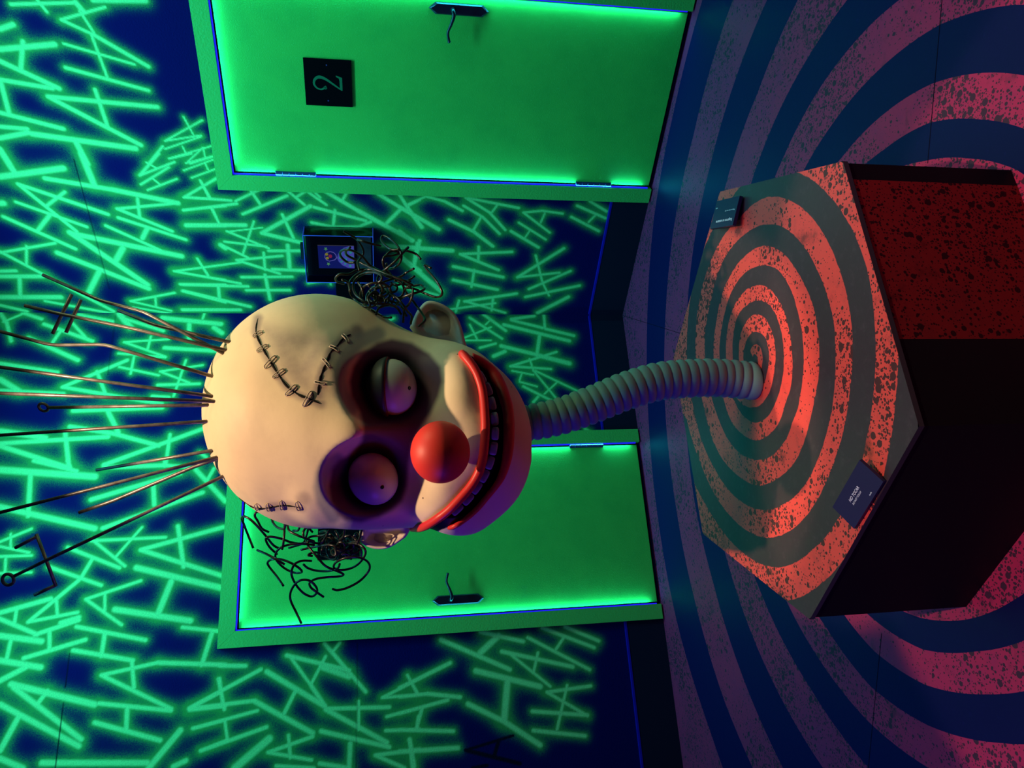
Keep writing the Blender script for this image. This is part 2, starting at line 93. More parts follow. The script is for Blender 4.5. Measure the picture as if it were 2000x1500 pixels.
SPA0, SPA = 140.0, [0.5637, 0.5495, 0.5403, 0.5396, 0.5398, 0.5412, 0.5412, 0.5334, 0.5228, 0.5179, 0.5124, 0.5088, 0.5029, 0.5015, 0.505, 0.5089, 0.5124, 0.5115, 0.5068, 0.5048, 0.5044, 0.5051, 0.5038, 0.5024, 0.4996, 0.4851, 0.4837, 0.4849, 0.4869, 0.4843, 0.4767, 0.4674, 0.4582, 0.4463, 0.4314, 0.4279, 0.4178, 0.4096, 0.407, 0.4029, 0.3996, 0.3973, 0.3935, 0.3883, 0.386, 0.3815, 0.3749, 0.3708, 0.3691, 0.3674, 0.3659, 0.3695, 0.3677, 0.3631, 0.3634, 0.3642, 0.3668, 0.3682, 0.3658, 0.3637, 0.3604, 0.3603, 0.3586, 0.3519, 0.3389, 0.3357, 0.3348, 0.3266, 0.3169, 0.3047, 0.2925, 0.2842, 0.2796, 0.2779, 0.2746, 0.2706, 0.2665, 0.2634, 0.2605, 0.2579, 0.2526, 0.2483, 0.239, 0.2399, 0.2369, 0.2366, 0.2379, 0.2403, 0.2423, 0.2447, 0.252, 0.258, 0.2627, 0.2622, 0.2593, 0.2572, 0.2559, 0.2532, 0.2487, 0.2436, 0.2348, 0.2281, 0.2258, 0.2227, 0.2139, 0.2013, 0.1887, 0.1761, 0.1642, 0.1643, 0.1639, 0.1633, 0.1634, 0.1624, 0.1604, 0.1583, 0.1543, 0.1506, 0.1476, 0.146, 0.1465, 0.1473, 0.1471, 0.1498, 0.1525, 0.1555, 0.1596, 0.1643, 0.1677, 0.1681, 0.1674, 0.1665, 0.1658, 0.1661, 0.1676, 0.1651, 0.1566, 0.148, 0.1409, 0.1338, 0.1298, 0.1265, 0.1231, 0.1198, 0.1164, 0.1131, 0.1097, 0.1064, 0.1007, 0.0926, 0.0834, 0.078, 0.0749, 0.0719, 0.0705, 0.069, 0.0696, 0.0706, 0.074, 0.0769, 0.0784, 0.0805, 0.0826, 0.0846, 0.0841, 0.0833, 0.0831, 0.0832, 0.0836, 0.0819, 0.0797, 0.0773, 0.0752, 0.0725, 0.0699, 0.0678, 0.0645, 0.0611, 0.0578, 0.0545, 0.0512, 0.0478, 0.0445, 0.0412, 0.0379, 0.0345, 0.0312, 0.0279, 0.0246, 0.0212, 0.0179, 0.0173, 0.0166, 0.016, 0.0153, 0.0147, 0.0154, 0.0165, 0.0177, 0.0188, 0.0198, 0.0207, 0.0217, 0.0223, 0.0226, 0.0229, 0.0221, 0.0201]
SPB0, SPB = -150.0, [0.6134, 0.6006, 0.5908, 0.5868, 0.5822, 0.5745, 0.5708, 0.5737, 0.5653, 0.5662, 0.5718, 0.5794, 0.586, 0.5894, 0.5925, 0.5951, 0.5977, 0.6042, 0.6272, 0.6502, 0.6732, 0.6874, 0.6997, 0.6969, 0.6766, 0.6429, 0.5844, 0.5008, 0.4893, 0.477, 0.4749, 0.473, 0.4709, 0.4707, 0.4693, 0.4651, 0.4569, 0.4474, 0.4377, 0.4288, 0.4243, 0.4235, 0.4237, 0.4281, 0.4313, 0.4318, 0.4303, 0.4322, 0.4333, 0.4348, 0.4364, 0.4358, 0.4288, 0.4174, 0.4184, 0.4197, 0.4189, 0.4173, 0.4146, 0.4072, 0.3986, 0.3864, 0.3702, 0.3582, 0.3557, 0.3556, 0.3511, 0.3437, 0.3372, 0.3346, 0.3329, 0.3266, 0.3199, 0.3171, 0.3143, 0.3071, 0.2991, 0.2969, 0.3014, 0.3037, 0.3049, 0.3069, 0.3048, 0.3022, 0.304, 0.3086, 0.3108, 0.311, 0.3065, 0.3007, 0.297, 0.2917, 0.2877, 0.2796, 0.271, 0.2675, 0.263, 0.2539, 0.2409, 0.2279, 0.2184, 0.2214, 0.2211, 0.2163, 0.2133, 0.2118, 0.2106, 0.2071, 0.2032, 0.2003, 0.1963, 0.1881, 0.1865, 0.1911, 0.1879, 0.187, 0.1872, 0.188, 0.1917, 0.1951, 0.1987, 0.2037, 0.2068, 0.2081, 0.207, 0.2075, 0.2061, 0.2049, 0.2023, 0.1976, 0.1906, 0.1841, 0.178, 0.1719, 0.1658, 0.1597, 0.1536, 0.1475, 0.1414, 0.1353, 0.1292, 0.1234, 0.12, 0.1182, 0.1131, 0.11, 0.1095, 0.1073, 0.1037, 0.1027, 0.1033, 0.1062, 0.1092, 0.1122, 0.1155, 0.1188, 0.1221, 0.1271, 0.1285, 0.1297, 0.1293, 0.128, 0.1238, 0.1209, 0.117, 0.1121, 0.1057, 0.1001, 0.0948, 0.0909, 0.0871, 0.0832, 0.0793, 0.0754, 0.0715, 0.0677, 0.0638, 0.0599, 0.056, 0.0522, 0.0483, 0.0444, 0.0405, 0.0367, 0.0364, 0.0364, 0.0364, 0.0383, 0.0406, 0.0428, 0.0449, 0.0467, 0.048, 0.0489, 0.049, 0.0492, 0.0487, 0.0481, 0.0472, 0.0453, 0.0429, 0.0394]
RINGS = [[2.074, 2.079, 2.085, 2.09, 2.096, 2.101, 2.107, 2.112, 2.118, 2.123, 2.089, 2.091, 2.05, 2.03, 2.025, 2.031, 2.012, 2.036, 2.041, 2.047, 2.052, 2.058, 2.063, 2.068], [1.801, 1.807, 1.813, 1.82, 1.826, 1.832, 1.838, 1.845, 1.851, 1.829, 1.789, 1.801, 1.787, 1.778, 1.756, 1.754, 1.768, 1.757, 1.764, 1.77, 1.776, 1.782, 1.789, 1.795], [1.572, 1.575, 1.578, 1.58, 1.583, 1.585, 1.588, 1.591, 1.593, 1.563, 1.537, 1.532, 1.516, 1.524, 1.525, 1.512, 1.531, 1.554, 1.557, 1.56, 1.562, 1.565, 1.567, 1.57], [1.37, 1.374, 1.378, 1.382, 1.387, 1.391, 1.395, 1.399, 1.403, 1.351, 1.344, 1.338, 1.333, 1.329, 1.324, 1.324, 1.329, 1.336, 1.346, 1.35, 1.354, 1.358, 1.362, 1.366], [1.185, 1.187, 1.189, 1.191, 1.194, 1.196, 1.198, 1.2, 1.175, 1.158, 1.141, 1.142, 1.142, 1.143, 1.143, 1.144, 1.142, 1.145, 1.169, 1.174, 1.176, 1.178, 1.18, 1.182], [1.044, 1.046, 1.048, 1.05, 1.051, 1.053, 1.055, 1.048, 1.03, 1.006, 0.992, 0.993, 0.995, 0.997, 0.998, 1.0, 1.002, 1.015, 1.032, 1.036, 1.037, 1.039, 1.041, 1.043], [0.922, 0.924, 0.926, 0.929, 0.931, 0.932, 0.924, 0.898, 0.874, 0.859, 0.862, 0.865, 0.869, 0.872, 0.875, 0.879, 0.882, 0.89, 0.922, 0.923, 0.914, 0.914, 0.917, 0.919], [0.803, 0.801, 0.8, 0.799, 0.797, 0.79, 0.782, 0.762, 0.744, 0.745, 0.749, 0.753, 0.757, 0.762, 0.766, 0.77, 0.774, 0.778, 0.809, 0.818, 0.808, 0.807, 0.805, 0.804], [0.704, 0.702, 0.7, 0.698, 0.696, 0.686, 0.683, 0.662, 0.656, 0.662, 0.668, 0.674, 0.68, 0.686, 0.692, 0.698, 0.704, 0.71, 0.718, 0.726, 0.711, 0.71, 0.708, 0.706], [0.62, 0.618, 0.616, 0.615, 0.613, 0.595, 0.587, 0.591, 0.596, 0.601, 0.605, 0.61, 0.614, 0.619, 0.623, 0.628, 0.632, 0.637, 0.642, 0.643, 0.636, 0.626, 0.623, 0.621]]

def ray(x, y):
    """direction of the sight line through photo pixel (x, y); photo lies on its side"""
    return FWD + RIGHT * ((1500 - y - 750) / FPX) - UPV * ((x - 1000) / FPX)

def at(x, y, depth):
    return CAM + ray(x, y) * depth

def project(P):
    d = np.asarray(P) - CAM
    w = d @ FWD
    return 1000 - FPX * (d @ UPV) / w, 1500 - (750 + FPX * (d @ RIGHT) / w)

def on_z(x, y, z):
    d = ray(x, y)
    return CAM + d * ((z - CAM[2]) / d[2])

# walls: s runs from the corner along the wall, z up, n out of the wall into the room
WALLS = {'R': (np.array([S60, -C60, 0]), np.array([-C60, -S60, 0])),
         'L': (np.array([-S60, -C60, 0]), np.array([C60, -S60, 0]))}
def wp(w, s, z, n=0.0):
    d, nn = WALLS[w]
    return d * s + nn * n + np.array([0, 0, z])
def wall_hit(w, x, y, n=0.0):
    d, nn = WALLS[w]
    v = ray(x, y)
    t = (n - CAM @ nn) / (v @ nn)
    X = CAM + t * v
    return X @ d, X[2]

# ------------------------------------------------------------------ mesh helpers
def new_obj(name, V, Fs, mats=None, parent=None, smooth=False, mi=None, loc=None):
    me = bpy.data.meshes.new(name)
    V = np.asarray(V, float)
    if loc is not None:
        V = V - np.asarray(loc)
    elif parent is not None:
        V = V - np.array(parent.matrix_world.translation)
    if isinstance(Fs, np.ndarray):
        nf, k = Fs.shape
        me.vertices.add(len(V)); me.vertices.foreach_set('co', V.ravel())
        me.loops.add(nf * k); me.loops.foreach_set('vertex_index', Fs.ravel().astype(np.int32))
        me.polygons.add(nf)
        me.polygons.foreach_set('loop_start', np.arange(0, nf * k, k, dtype=np.int32))
        me.update(calc_edges=True)
    else:
        me.from_pydata([tuple(v) for v in V], [], Fs)
        me.update()
    if mats is not None:
        for m in (mats if isinstance(mats, (list, tuple)) else [mats]):
            me.materials.append(m)
    if mi is not None:
        me.polygons.foreach_set('material_index', np.asarray(mi, dtype=np.int32))
    if smooth:
        me.polygons.foreach_set('use_smooth', np.ones(len(me.polygons), dtype=bool))
    me.validate()
    o = bpy.data.objects.new(name, me)
    col.objects.link(o)
    if loc is not None:
        o.location = Vector(loc)
        if parent is not None:
            o.location = Vector(loc) - parent.matrix_world.translation
    if parent is not None:
        o.parent = parent
    bpy.context.view_layer.update()
    return o

def empty(name, loc, parent=None):
    o = bpy.data.objects.new(name, None)
    o.empty_display_size = .05
    col.objects.link(o)
    o.location = Vector(loc) if parent is None else Vector(loc) - parent.matrix_world.translation
    if parent: o.parent = parent
    bpy.context.view_layer.update()
    return o

def tag(o, label=None, cat=None, group=None, kind=None):
    if label: o['label'] = label
    if cat: o['category'] = cat
    if group: o['group'] = group
    if kind: o['kind'] = kind
    return o

class MB:
    """collects shapes into one mesh"""
    def __init__(s): s.v = []; s.f = []
    def add(s, V, Fs):
        b = len(s.v)
        s.v += [np.asarray(v, float) for v in V]
        s.f += [tuple(i + b for i in f) for f in Fs]
    def prism(s, poly, axis):
        """poly: 3-D points of one face; extruded by vector axis"""
        n = len(poly); P = [np.asarray(p, float) for p in poly]; Q = [p + axis for p in P]
        s.add(P + Q, [tuple(range(n))[::-1], tuple(range(n, 2 * n))] + [(i, (i + 1) % n, n + (i + 1) % n, n + i) for i in range(n)])
    def box(s, o, a, b, c):
        """corner o, edge vectors a b c"""
        o, a, b, c = (np.asarray(q, float) for q in (o, a, b, c))
        s.prism([o, o + a, o + a + b, o + b], c)
    def bevel_plate(s, o, a, b, c, ch):
        """plate with chamfered front edge"""
        o, a, b, c = (np.asarray(q, float) for q in (o, a, b, c))
        la, lb, lc = (np.linalg.norm(q) for q in (a, b, c))
        ua, ub, uc = a / la, b / lb, c / lc
        P = [o, o + a, o + a + b, o + b]
        Q = [p + uc * (lc - ch) for p in P]
        T = [o + c + ua * ch + ub * ch, o + c + a - ua * ch + ub * ch, o + c + a + b - ua * ch - ub * ch, o + c + b + ua * ch - ub * ch]
        V = P + Q + T
        F = [(3, 2, 1, 0), (8, 9, 10, 11)]
        for k in (0, 4):
            F += [(k + i, k + (i + 1) % 4, k + 4 + (i + 1) % 4, k + 4 + i) for i in range(4)]
        s.add(V, F)
    def tube(s, P, rad, n=8, cap=True, flat=None):
        P = np.asarray(P, float)
        m = len(P)
        rad = np.full(m, rad) if np.isscalar(rad) else np.asarray(rad, float)
        T = np.gradient(P, axis=0); T /= np.linalg.norm(T, axis=1)[:, None] + 1e-12
        a = np.array([0, 0, 1.0]) if abs(T[0][2]) < .9 else np.array([1.0, 0, 0])
        N = np.cross(T[0], a); N /= np.linalg.norm(N)
        V = []
        for i in range(m):
            N = N - T[i] * (N @ T[i]); N /= np.linalg.norm(N) + 1e-12
            Bn = np.cross(T[i], N)
            for k in range(n):
                an = 2 * math.pi * k / n
                V.append(P[i] + rad[i] * (math.cos(an) * N + math.sin(an) * Bn))
        F = [(i * n + k, i * n + (k + 1) % n, (i + 1) * n + (k + 1) % n, (i + 1) * n + k) for i in range(m - 1) for k in range(n)]
        if cap:
            F += [tuple(range(n))[::-1], tuple((m - 1) * n + k for k in range(n))]
        s.add(V, F)
    def ellipsoid(s, c, ax, nu=32, nv=16, v0=0.0, v1=1.0):
        """ax: three semi-axis vectors"""
        c = np.asarray(c, float); A, B, D = (np.asarray(q, float) for q in ax)
        V = []; F = []
        for j in range(nv + 1):
            ph = math.pi * (v0 + (v1 - v0) * j / nv)
            for i in range(nu):
                th = 2 * math.pi * i / nu
                V.append(c + A * math.sin(ph) * math.cos(th) + B * math.sin(ph) * math.sin(th) + D * math.cos(ph))
        for j in range(nv):
            for i in range(nu):
                F.append((j * nu + i, j * nu + (i + 1) % nu, (j + 1) * nu + (i + 1) % nu, (j + 1) * nu + i))
        s.add(V, F)
    def torus(s, c, ax1, ax2, R, r, nu=32, nv=10):
        c = np.asarray(c, float); n = np.cross(ax1, ax2)
        V = []; F = []
        for i in range(nu):
            t = 2 * math.pi * i / nu
            d = ax1 * math.cos(t) + ax2 * math.sin(t)
            for k in range(nv):
                p = 2 * math.pi * k / nv
                V.append(c + d * (R + r * math.cos(p)) + n * (r * math.sin(p)))
        for i in range(nu):
            for k in range(nv):
                a, b = i * nv + k, i * nv + (k + 1) % nv
                c2, d2 = ((i + 1) % nu) * nv + (k + 1) % nv, ((i + 1) % nu) * nv + k
                F.append((a, d2, c2, b))
        s.add(V, F)
    def build(s, name, mat, parent=None, smooth=False, loc=None):
        return new_obj(name, s.v, s.f, mat, parent, smooth, loc=loc)

def smooth_line(P, step=6):
    """Catmull-Rom through the points"""
    P = np.asarray(P, float)
    if len(P) < 3:
        t = np.linspace(0, 1, step + 1)[:, None]
        return P[0] * (1 - t) + P[-1] * t
    Q = np.vstack([2 * P[0] - P[1], P, 2 * P[-1] - P[-2]])
    out = []
    for i in range(1, len(Q) - 2):
        p0, p1, p2, p3 = Q[i - 1], Q[i], Q[i + 1], Q[i + 2]
        for k in range(step):
            t = k / step
            out.append(.5 * (2 * p1 + (p2 - p0) * t + (2 * p0 - 5 * p1 + 4 * p2 - p3) * t * t + (3 * p1 - p0 - 3 * p2 + p3) * t ** 3))
    out.append(P[-1])
    return np.array(out)

# ------------------------------------------------------------------ materials
def mat(name, base, rough=.6, spec=.3, metal=0.0, emit=None, es=0.0, bump=None, vary=None):
    m = bpy.data.materials.new(name); m.use_nodes = True
    nt = m.node_tree; b = nt.nodes['Principled BSDF']
    b.inputs['Base Color'].default_value = (*base, 1)
    b.inputs['Roughness'].default_value = rough
    b.inputs['Specular IOR Level'].default_value = spec
    b.inputs['Metallic'].default_value = metal
    if emit:
        b.inputs['Emission Color'].default_value = (*emit, 1)
        b.inputs['Emission Strength'].default_value = es
    if bump:
        sc, st, di = bump
        tx = nt.nodes.new('ShaderNodeTexCoord'); n = nt.nodes.new('ShaderNodeTexNoise'); bp = nt.nodes.new('ShaderNodeBump')
        n.inputs['Scale'].default_value = sc; n.inputs['Detail'].default_value = 4
        bp.inputs['Strength'].default_value = st; bp.inputs['Distance'].default_value = di
        nt.links.new(tx.outputs['Object'], n.inputs['Vector']); nt.links.new(n.outputs['Fac'], bp.inputs['Height'])
        nt.links.new(bp.outputs['Normal'], b.inputs['Normal'])
    if vary:
        sc, col2, lo, hi = vary
        tx = nt.nodes.new('ShaderNodeTexCoord'); n = nt.nodes.new('ShaderNodeTexNoise')
        n.inputs['Scale'].default_value = sc; n.inputs['Detail'].default_value = 6; n.inputs['Roughness'].default_value = .65
        mr = nt.nodes.new('ShaderNodeMapRange'); mr.inputs['From Min'].default_value = lo; mr.inputs['From Max'].default_value = hi
        mx = nt.nodes.new('ShaderNodeMix'); mx.data_type = 'RGBA'
        mx.inputs['A'].default_value = (*base, 1); mx.inputs['B'].default_value = (*col2, 1)
        nt.links.new(tx.outputs['Object'], n.inputs['Vector']); nt.links.new(n.outputs['Fac'], mr.inputs['Value'])
        nt.links.new(mr.outputs['Result'], mx.inputs['Factor']); nt.links.new(mx.outputs['Result'], b.inputs['Base Color'])
    return m

class G:
    """tiny node-graph writer"""
    def __init__(s, m): s.nt = m.node_tree; s.b = s.nt.nodes['Principled BSDF']
    def n(s, t, **k):
        o = s.nt.nodes.new(t)
        for a, v in k.items(): setattr(o, a, v)
        return o
    def l(s, a, b): s.nt.links.new(a, b)
    def math(s, op, a, b=None, clamp=False):
        o = s.n('ShaderNodeMath', operation=op, use_clamp=clamp)
        for i, v in enumerate((a, b)):
            if v is None: continue
            if isinstance(v, (int, float)): o.inputs[i].default_value = v
            else: s.l(v, o.inputs[i])
        return o.outputs[0]
    def ramp(s, v, lo, hi, a=0.0, b=1.0):
        o = s.n('ShaderNodeMapRange'); o.interpolation_type = 'SMOOTHSTEP'
        s.l(v, o.inputs['Value'])
        for nme, x in (('From Min', lo), ('From Max', hi), ('To Min', a), ('To Max', b)): o.inputs[nme].default_value = x
        return o.outputs['Result']
    def mix(s, f, A, B):
        o = s.n('ShaderNodeMix', data_type='RGBA')
        for nme, v in (('Factor', f), ('A', A), ('B', B)):
            if isinstance(v, (int, float)): o.inputs[nme].default_value = v
            elif isinstance(v, tuple): o.inputs[nme].default_value = (*v, 1)
            else: s.l(v, o.inputs[nme])
        return o.outputs['Result']
    def noise(s, scale, detail=4, rough=.55, vec=None):
        o = s.n('ShaderNodeTexNoise'); o.inputs['Scale'].default_value = scale; o.inputs['Detail'].default_value = detail
        o.inputs['Roughness'].default_value = rough
        s.l(vec if vec is not None else s.obj(), o.inputs['Vector'])
        return o.outputs['Fac']
    def obj(s):
        if not hasattr(s, '_tc'): s._tc = s.n('ShaderNodeTexCoord').outputs['Object']
        return s._tc
    def voro(s, scale):
        o = s.n('ShaderNodeTexVoronoi'); o.inputs['Scale'].default_value = scale
        s.l(s.obj(), o.inputs['Vector'])
        return o
    def attr(s, name):
        return s.n('ShaderNodeAttribute', attribute_name=name).outputs['Fac']
    def bump(s, h, st, di):
        o = s.n('ShaderNodeBump'); o.inputs['Strength'].default_value = st; o.inputs['Distance'].default_value = di
        s.l(h, o.inputs['Height']); s.l(o.outputs['Normal'], s.b.inputs['Normal'])
    def base(s, c): s.l(c, s.b.inputs['Base Color'])

def speckled(g, red, dark, amount=1.0):
    """worn red paint with dark spatter; returns a colour socket"""
    v1 = g.voro(44); v2 = g.voro(95)
    big = g.noise(3.2, 3)
    sp1 = g.math('LESS_THAN', v1.outputs['Distance'], g.ramp(g.math('ADD', v1.outputs['Color'], g.math('MULTIPLY', g.math('SUBTRACT', big, .5), 1.2)), .36, .95, 0.0, .44 * amount))
    sp2 = g.math('LESS_THAN', v2.outputs['Distance'], g.ramp(g.math('ADD', v2.outputs['Color'], g.math('MULTIPLY', g.math('SUBTRACT', big, .5), 1.4)), .28, .90, 0.0, .48 * amount))
    v3 = g.voro(170)
    sp3 = g.math('LESS_THAN', v3.outputs['Distance'], g.ramp(g.math('ADD', v3.outputs['Color'], g.math('MULTIPLY', g.math('SUBTRACT', big, .5), 1.4)), .25, .85, 0.0, .46 * amount))
    sp2 = g.math('MAXIMUM', sp2, sp3)
    blot = g.ramp(g.noise(9, 8, .7), .56, .72, 0, .75 * amount)
    f = g.math('MAXIMUM', g.math('MAXIMUM', sp1, sp2), blot)
    return g.mix(g.math('MULTIPLY', f, .92), red, dark)
# ================================================================== MATERIALS
NAVY = (.003, .003, .066)
GREEN = (.055, .32, .055)
GREENC = (.34, .86, .24)
M = {}
# wall paint: navy stucco with sprayed fluorescent strokes
def wall_mat():
    m = mat('wall_paint', NAVY, .8, .05); g = G(m)
    fine = g.noise(130, 3); gr = g.noise(240, 3)
    halo = g.attr('halo'); core = g.attr('core'); dk = g.attr('dark')
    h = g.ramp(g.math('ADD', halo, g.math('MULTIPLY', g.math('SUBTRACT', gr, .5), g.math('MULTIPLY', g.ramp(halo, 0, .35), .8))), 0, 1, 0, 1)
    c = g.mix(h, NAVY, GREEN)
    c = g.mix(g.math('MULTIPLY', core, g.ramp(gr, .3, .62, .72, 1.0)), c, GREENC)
    c = g.mix(dk, c, (.004, .004, .012))
    g.base(c)
    g.bump(g.math('ADD', fine, g.math('MULTIPLY', gr, .5)), .35, .005)
    return m
M['wall'] = wall_mat()
M['plain_wall'] = mat('plain_navy_wall', NAVY, .8, .1, bump=(90, .4, .004))
M['ceiling'] = mat('dark_ceiling', (.01, .01, .02), .9, .05)
M['skirting'] = mat('skirting_paint', (.006, .006, .018), .6, .2)
M['skirting_edge'] = mat('skirting_edge_paint', (.012, .006, .30), .5, .2)
def door_mat(name, basec, sc):
    m = mat(name, basec, .55, .2); g = G(m)
    cl = g.noise(5.5, 6, .6); gr = g.noise(230, 3)
    c = g.mix(g.ramp(cl, .35, .7, 0, .55), basec, (.06, .40, .05))
    c = g.mix(g.ramp(gr, .55, .75, 0, .30), c, (.12, .75, .2))
    c = g.mix(g.ramp(g.noise(2.6, 5, .6), .63, .74, 0, .6), c, (.05, .24, .08))
    g.base(c); g.bump(gr, .35, .003)
    return m
M['door'] = door_mat('door_paint', (.10, .50, .060), 5)
M['frame'] = mat('door_frame_paint', (.12, .50, .075), .45, .35, bump=(120, .35, .005), vary=(200, (.03, .65, .18), .55, .8))
M['gap'] = mat('door_gap_black', (.003, .003, .006), .8, .05)
M['led'] = mat('blue_led_strip', (.02, .02, .3), .4, .2, emit=(.012, .004, 1.0), es=1.1)
M['black_metal'] = mat('black_iron', (.006, .006, .012), .35, .5)
M['hinge'] = mat('hinge_steel', (.10, .08, .22), .35, .5, metal=.6)
M['plaque'] = mat('plaque_black', (.003, .003, .004), .8, .0)
M['plaque_digit'] = mat('plaque_digit_paint', (.03, .15, .06), .8, .0)
# floor
RED = (.80, .070, .055)
BLK = (.014, .016, .020)
def red_mat(name, dark, amt=1.0, rough=.5, spec=.3, red=RED):
    m = mat(name, red, rough, spec); g = G(m)
    worn = g.noise(14, 7, .7)
    r2 = g.mix(g.ramp(worn, .45, .72, 0, .35), red, (red[0] * .5, red[1] * .9, red[2] * 1.2))
    g.base(speckled(g, r2, dark, amt)); g.bump(g.noise(70, 4), .12, .003)
    return m
def blk_mat(name, c=BLK, rough=.42, spec=.35):
    m = mat(name, c, rough, spec); g = G(m)
    g.base(g.mix(g.ramp(g.noise(60, 5, .7), .55, .8, 0, .4), c, (c[0] * 2.2, c[1] * 2.2, c[2] * 2.2)))
    g.bump(g.noise(45, 5, .6), .10, .003)
    return m
M['floor_red'] = red_mat('floor_red_paint', (.03, .022, .035), 1.0, .55, .2, (.50, .026, .085))
M['floor_black'] = blk_mat('floor_black_paint', (.006, .006, .055), .5, .12)
M['seam'] = mat('floor_joint', (.004, .004, .012), .8, .1)
def lid_mat():
    m = mat('lid_spiral_paint', RED, .45, .35); g = G(m)
    red = g.mix(g.ramp(g.noise(14, 7, .7), .48, .75, 0, .45), RED, (.30, .05, .05))
    r = speckled(g, red, (.022, .013, .017), 1.0)
    edge = g.math('ADD', g.attr('stripe'), g.math('MULTIPLY', g.math('SUBTRACT', g.noise(55, 3), .5), .006))
    streak = g.noise(40, 6, .7)
    d = g.mix(g.ramp(streak, .5, .8, 0, .5), (.050, .026, .034), (.11, .072, .080))
    g.base(g.mix(g.ramp(edge, -.0009, .0009), d, r)); g.bump(streak, .2, .002)
    return m
M['lid'] = lid_mat()
M['side_red'] = red_mat('pedestal_side_red', (.012, .003, .005), .8, .6, .12, (.20, .013, .013))
M['side_black'] = mat('pedestal_side_black', (.004, .004, .006), .6, .15)
M['edge'] = mat('lid_edge_board', (.035, .033, .04), .5, .3)
M['sign'] = mat('sign_board_black', (.022, .020, .065), .5, .2)  # black laminate, with a blue tint standing in for its reflections
M['sign_edge'] = mat('sign_board_edge', (.006, .006, .006), .5, .25)
M['ink'] = mat('sign_white_ink', (.80, .80, .85), .6, .2)

# ================================================================== ROOM
SIDE, ROOM_H = 2.4947, 4.3
COR = [np.array([0., 0.])]
for k in range(5):
    a = math.radians(-30 - 60 * k)
    COR.append(COR[-1] + SIDE * np.array([math.cos(a), math.sin(a)]))

# floor: painted rings round the pedestal, one mesh with crisp ring boundaries
def build_floor():
    na = 144
    ang = np.linspace(-math.pi / 2, 1.5 * math.pi, na, endpoint=False)
    g = np.append(np.arange(-90, 270, 15), 270)
    rr = [np.interp(np.degrees(ang), g, np.append(r, r[0])) for r in RINGS]     # outermost first
    def rhex(a):
        out = 9.
        for k in range(6):
            p, q = COR[k] - HEX_C[:2], COR[(k + 1) % 6] - HEX_C[:2]
            d = np.array([math.cos(a), math.sin(a)]); e = q - p
            den = d[0] * e[1] - d[1] * e[0]
            if abs(den) < 1e-9: continue
            t = (p[0] * e[1] - p[1] * e[0]) / den
            u = (p[0] * d[1] - p[1] * d[0]) / den
            if t > 0 and -1e-6 <= u <= 1 + 1e-6: out = min(out, t)
        return out
    outer = np.array([rhex(a) for a in ang])
    rr = [np.minimum(r, outer - .004 * (12 - i)) for i, r in enumerate(rr)]
    radii = [outer] + rr + [np.full(na, .30)]
    V = []; F = []; mi = []
    for r in radii:
        V += [(HEX_C[0] + r[i] * math.cos(ang[i]), HEX_C[1] + r[i] * math.sin(ang[i]), 0) for i in range(na)]
    for j in range(len(radii) - 1):
        for i in range(na):
            i2 = (i + 1) % na
            F.append((j * na + i, j * na + i2, (j + 1) * na + i2, (j + 1) * na + i)); mi.append(0 if j % 2 == 0 else 1)
    b = len(radii) - 1
    F.append(tuple(b * na + i for i in range(na))); mi.append(1)
    o = new_obj('floor', V, F, [M['floor_red'], M['floor_black'], M['seam']], mi=mi)
    for (x0, y0, x1, y1) in ((1840, 0, 1812, 319), (1722, 1238, 1690, 1560), (1212, 615, 1332, 652)):
        a, b = on_z(x0, y0, 0), on_z(x1, y1, 0)
        u_ = (b - a) / np.linalg.norm(b - a); p_ = np.array([-u_[1], u_[0], 0]) * .0012
        q = MB(); q.prism([a - p_, b - p_, b + p_, a + p_], np.array([0, 0, .0006])); q.build('floor_joint', M['seam'], o)
    return tag(o, 'dark floor painted with red and black rings around the pedestal', 'floor', kind='structure')
build_floor()

ZB = 0.2054
DOORS = {'R': (0.7468, 0.8224, 1.6888, 1.7633), 'L': (0.7274, 0.8004, 1.6732, 1.7471)}
ZOT, ZIT = 2.1914, 2.1165

def seg_dist(px, pz, s1, z1, s2, z2):
    dx, dz = s2 - s1, z2 - z1
    L2 = dx * dx + dz * dz + 1e-12
    t = np.clip(((px - s1) * dx + (pz - z1) * dz) / L2, 0, 1)
    return np.hypot(px - (s1 + t * dx), pz - (z1 + t * dz))

def more_letters():
    """the same sprayed H and A letters where the photo does not look: past the doors and behind the head"""
    rnd = random.Random(21); out = []
    for w in ('R', 'L'):
        mids = [((a + c) / 2, (b + d) / 2) for (ww, a, b, c, d, _) in STROKES if ww == w]
        for _ in range(900):
            s, z = rnd.uniform(.06, SIDE - .06), rnd.uniform(.42, 3.3)
            x, y = project(wp(w, s, z))
            if -60 < x < 2060 and -60 < y < 1560 and math.hypot(x - 690, y - 810) > 170: continue
            if DOORS[w][0] - .14 < s < DOORS[w][3] + .14 and z < ZOT + .12: continue
            if any(math.hypot(a - s, b - z) < .125 for a, b in mids): continue
            a = rnd.uniform(-.5, .5); k = rnd.uniform(.75, 1.15)
            L = [(-.05, -.11, -.05, .11), (.05, -.11, .05, .11), (-.05, 0, .05, 0)] if rnd.random() < .5 else [(-.055, -.11, 0, .11), (.055, -.11, 0, .11), (-.03, -.03, .03, -.03)]
            for p in L:
                f = lambda u, v: (s + k * (u * math.cos(a) - v * math.sin(a)), z + k * (u * math.sin(a) + v * math.cos(a)))
                q = f(p[0], p[1]) + f(p[2], p[3])
                out.append((w, *q, .018)); mids.append(((q[0] + q[2]) / 2, (q[1] + q[3]) / 2))
    return out

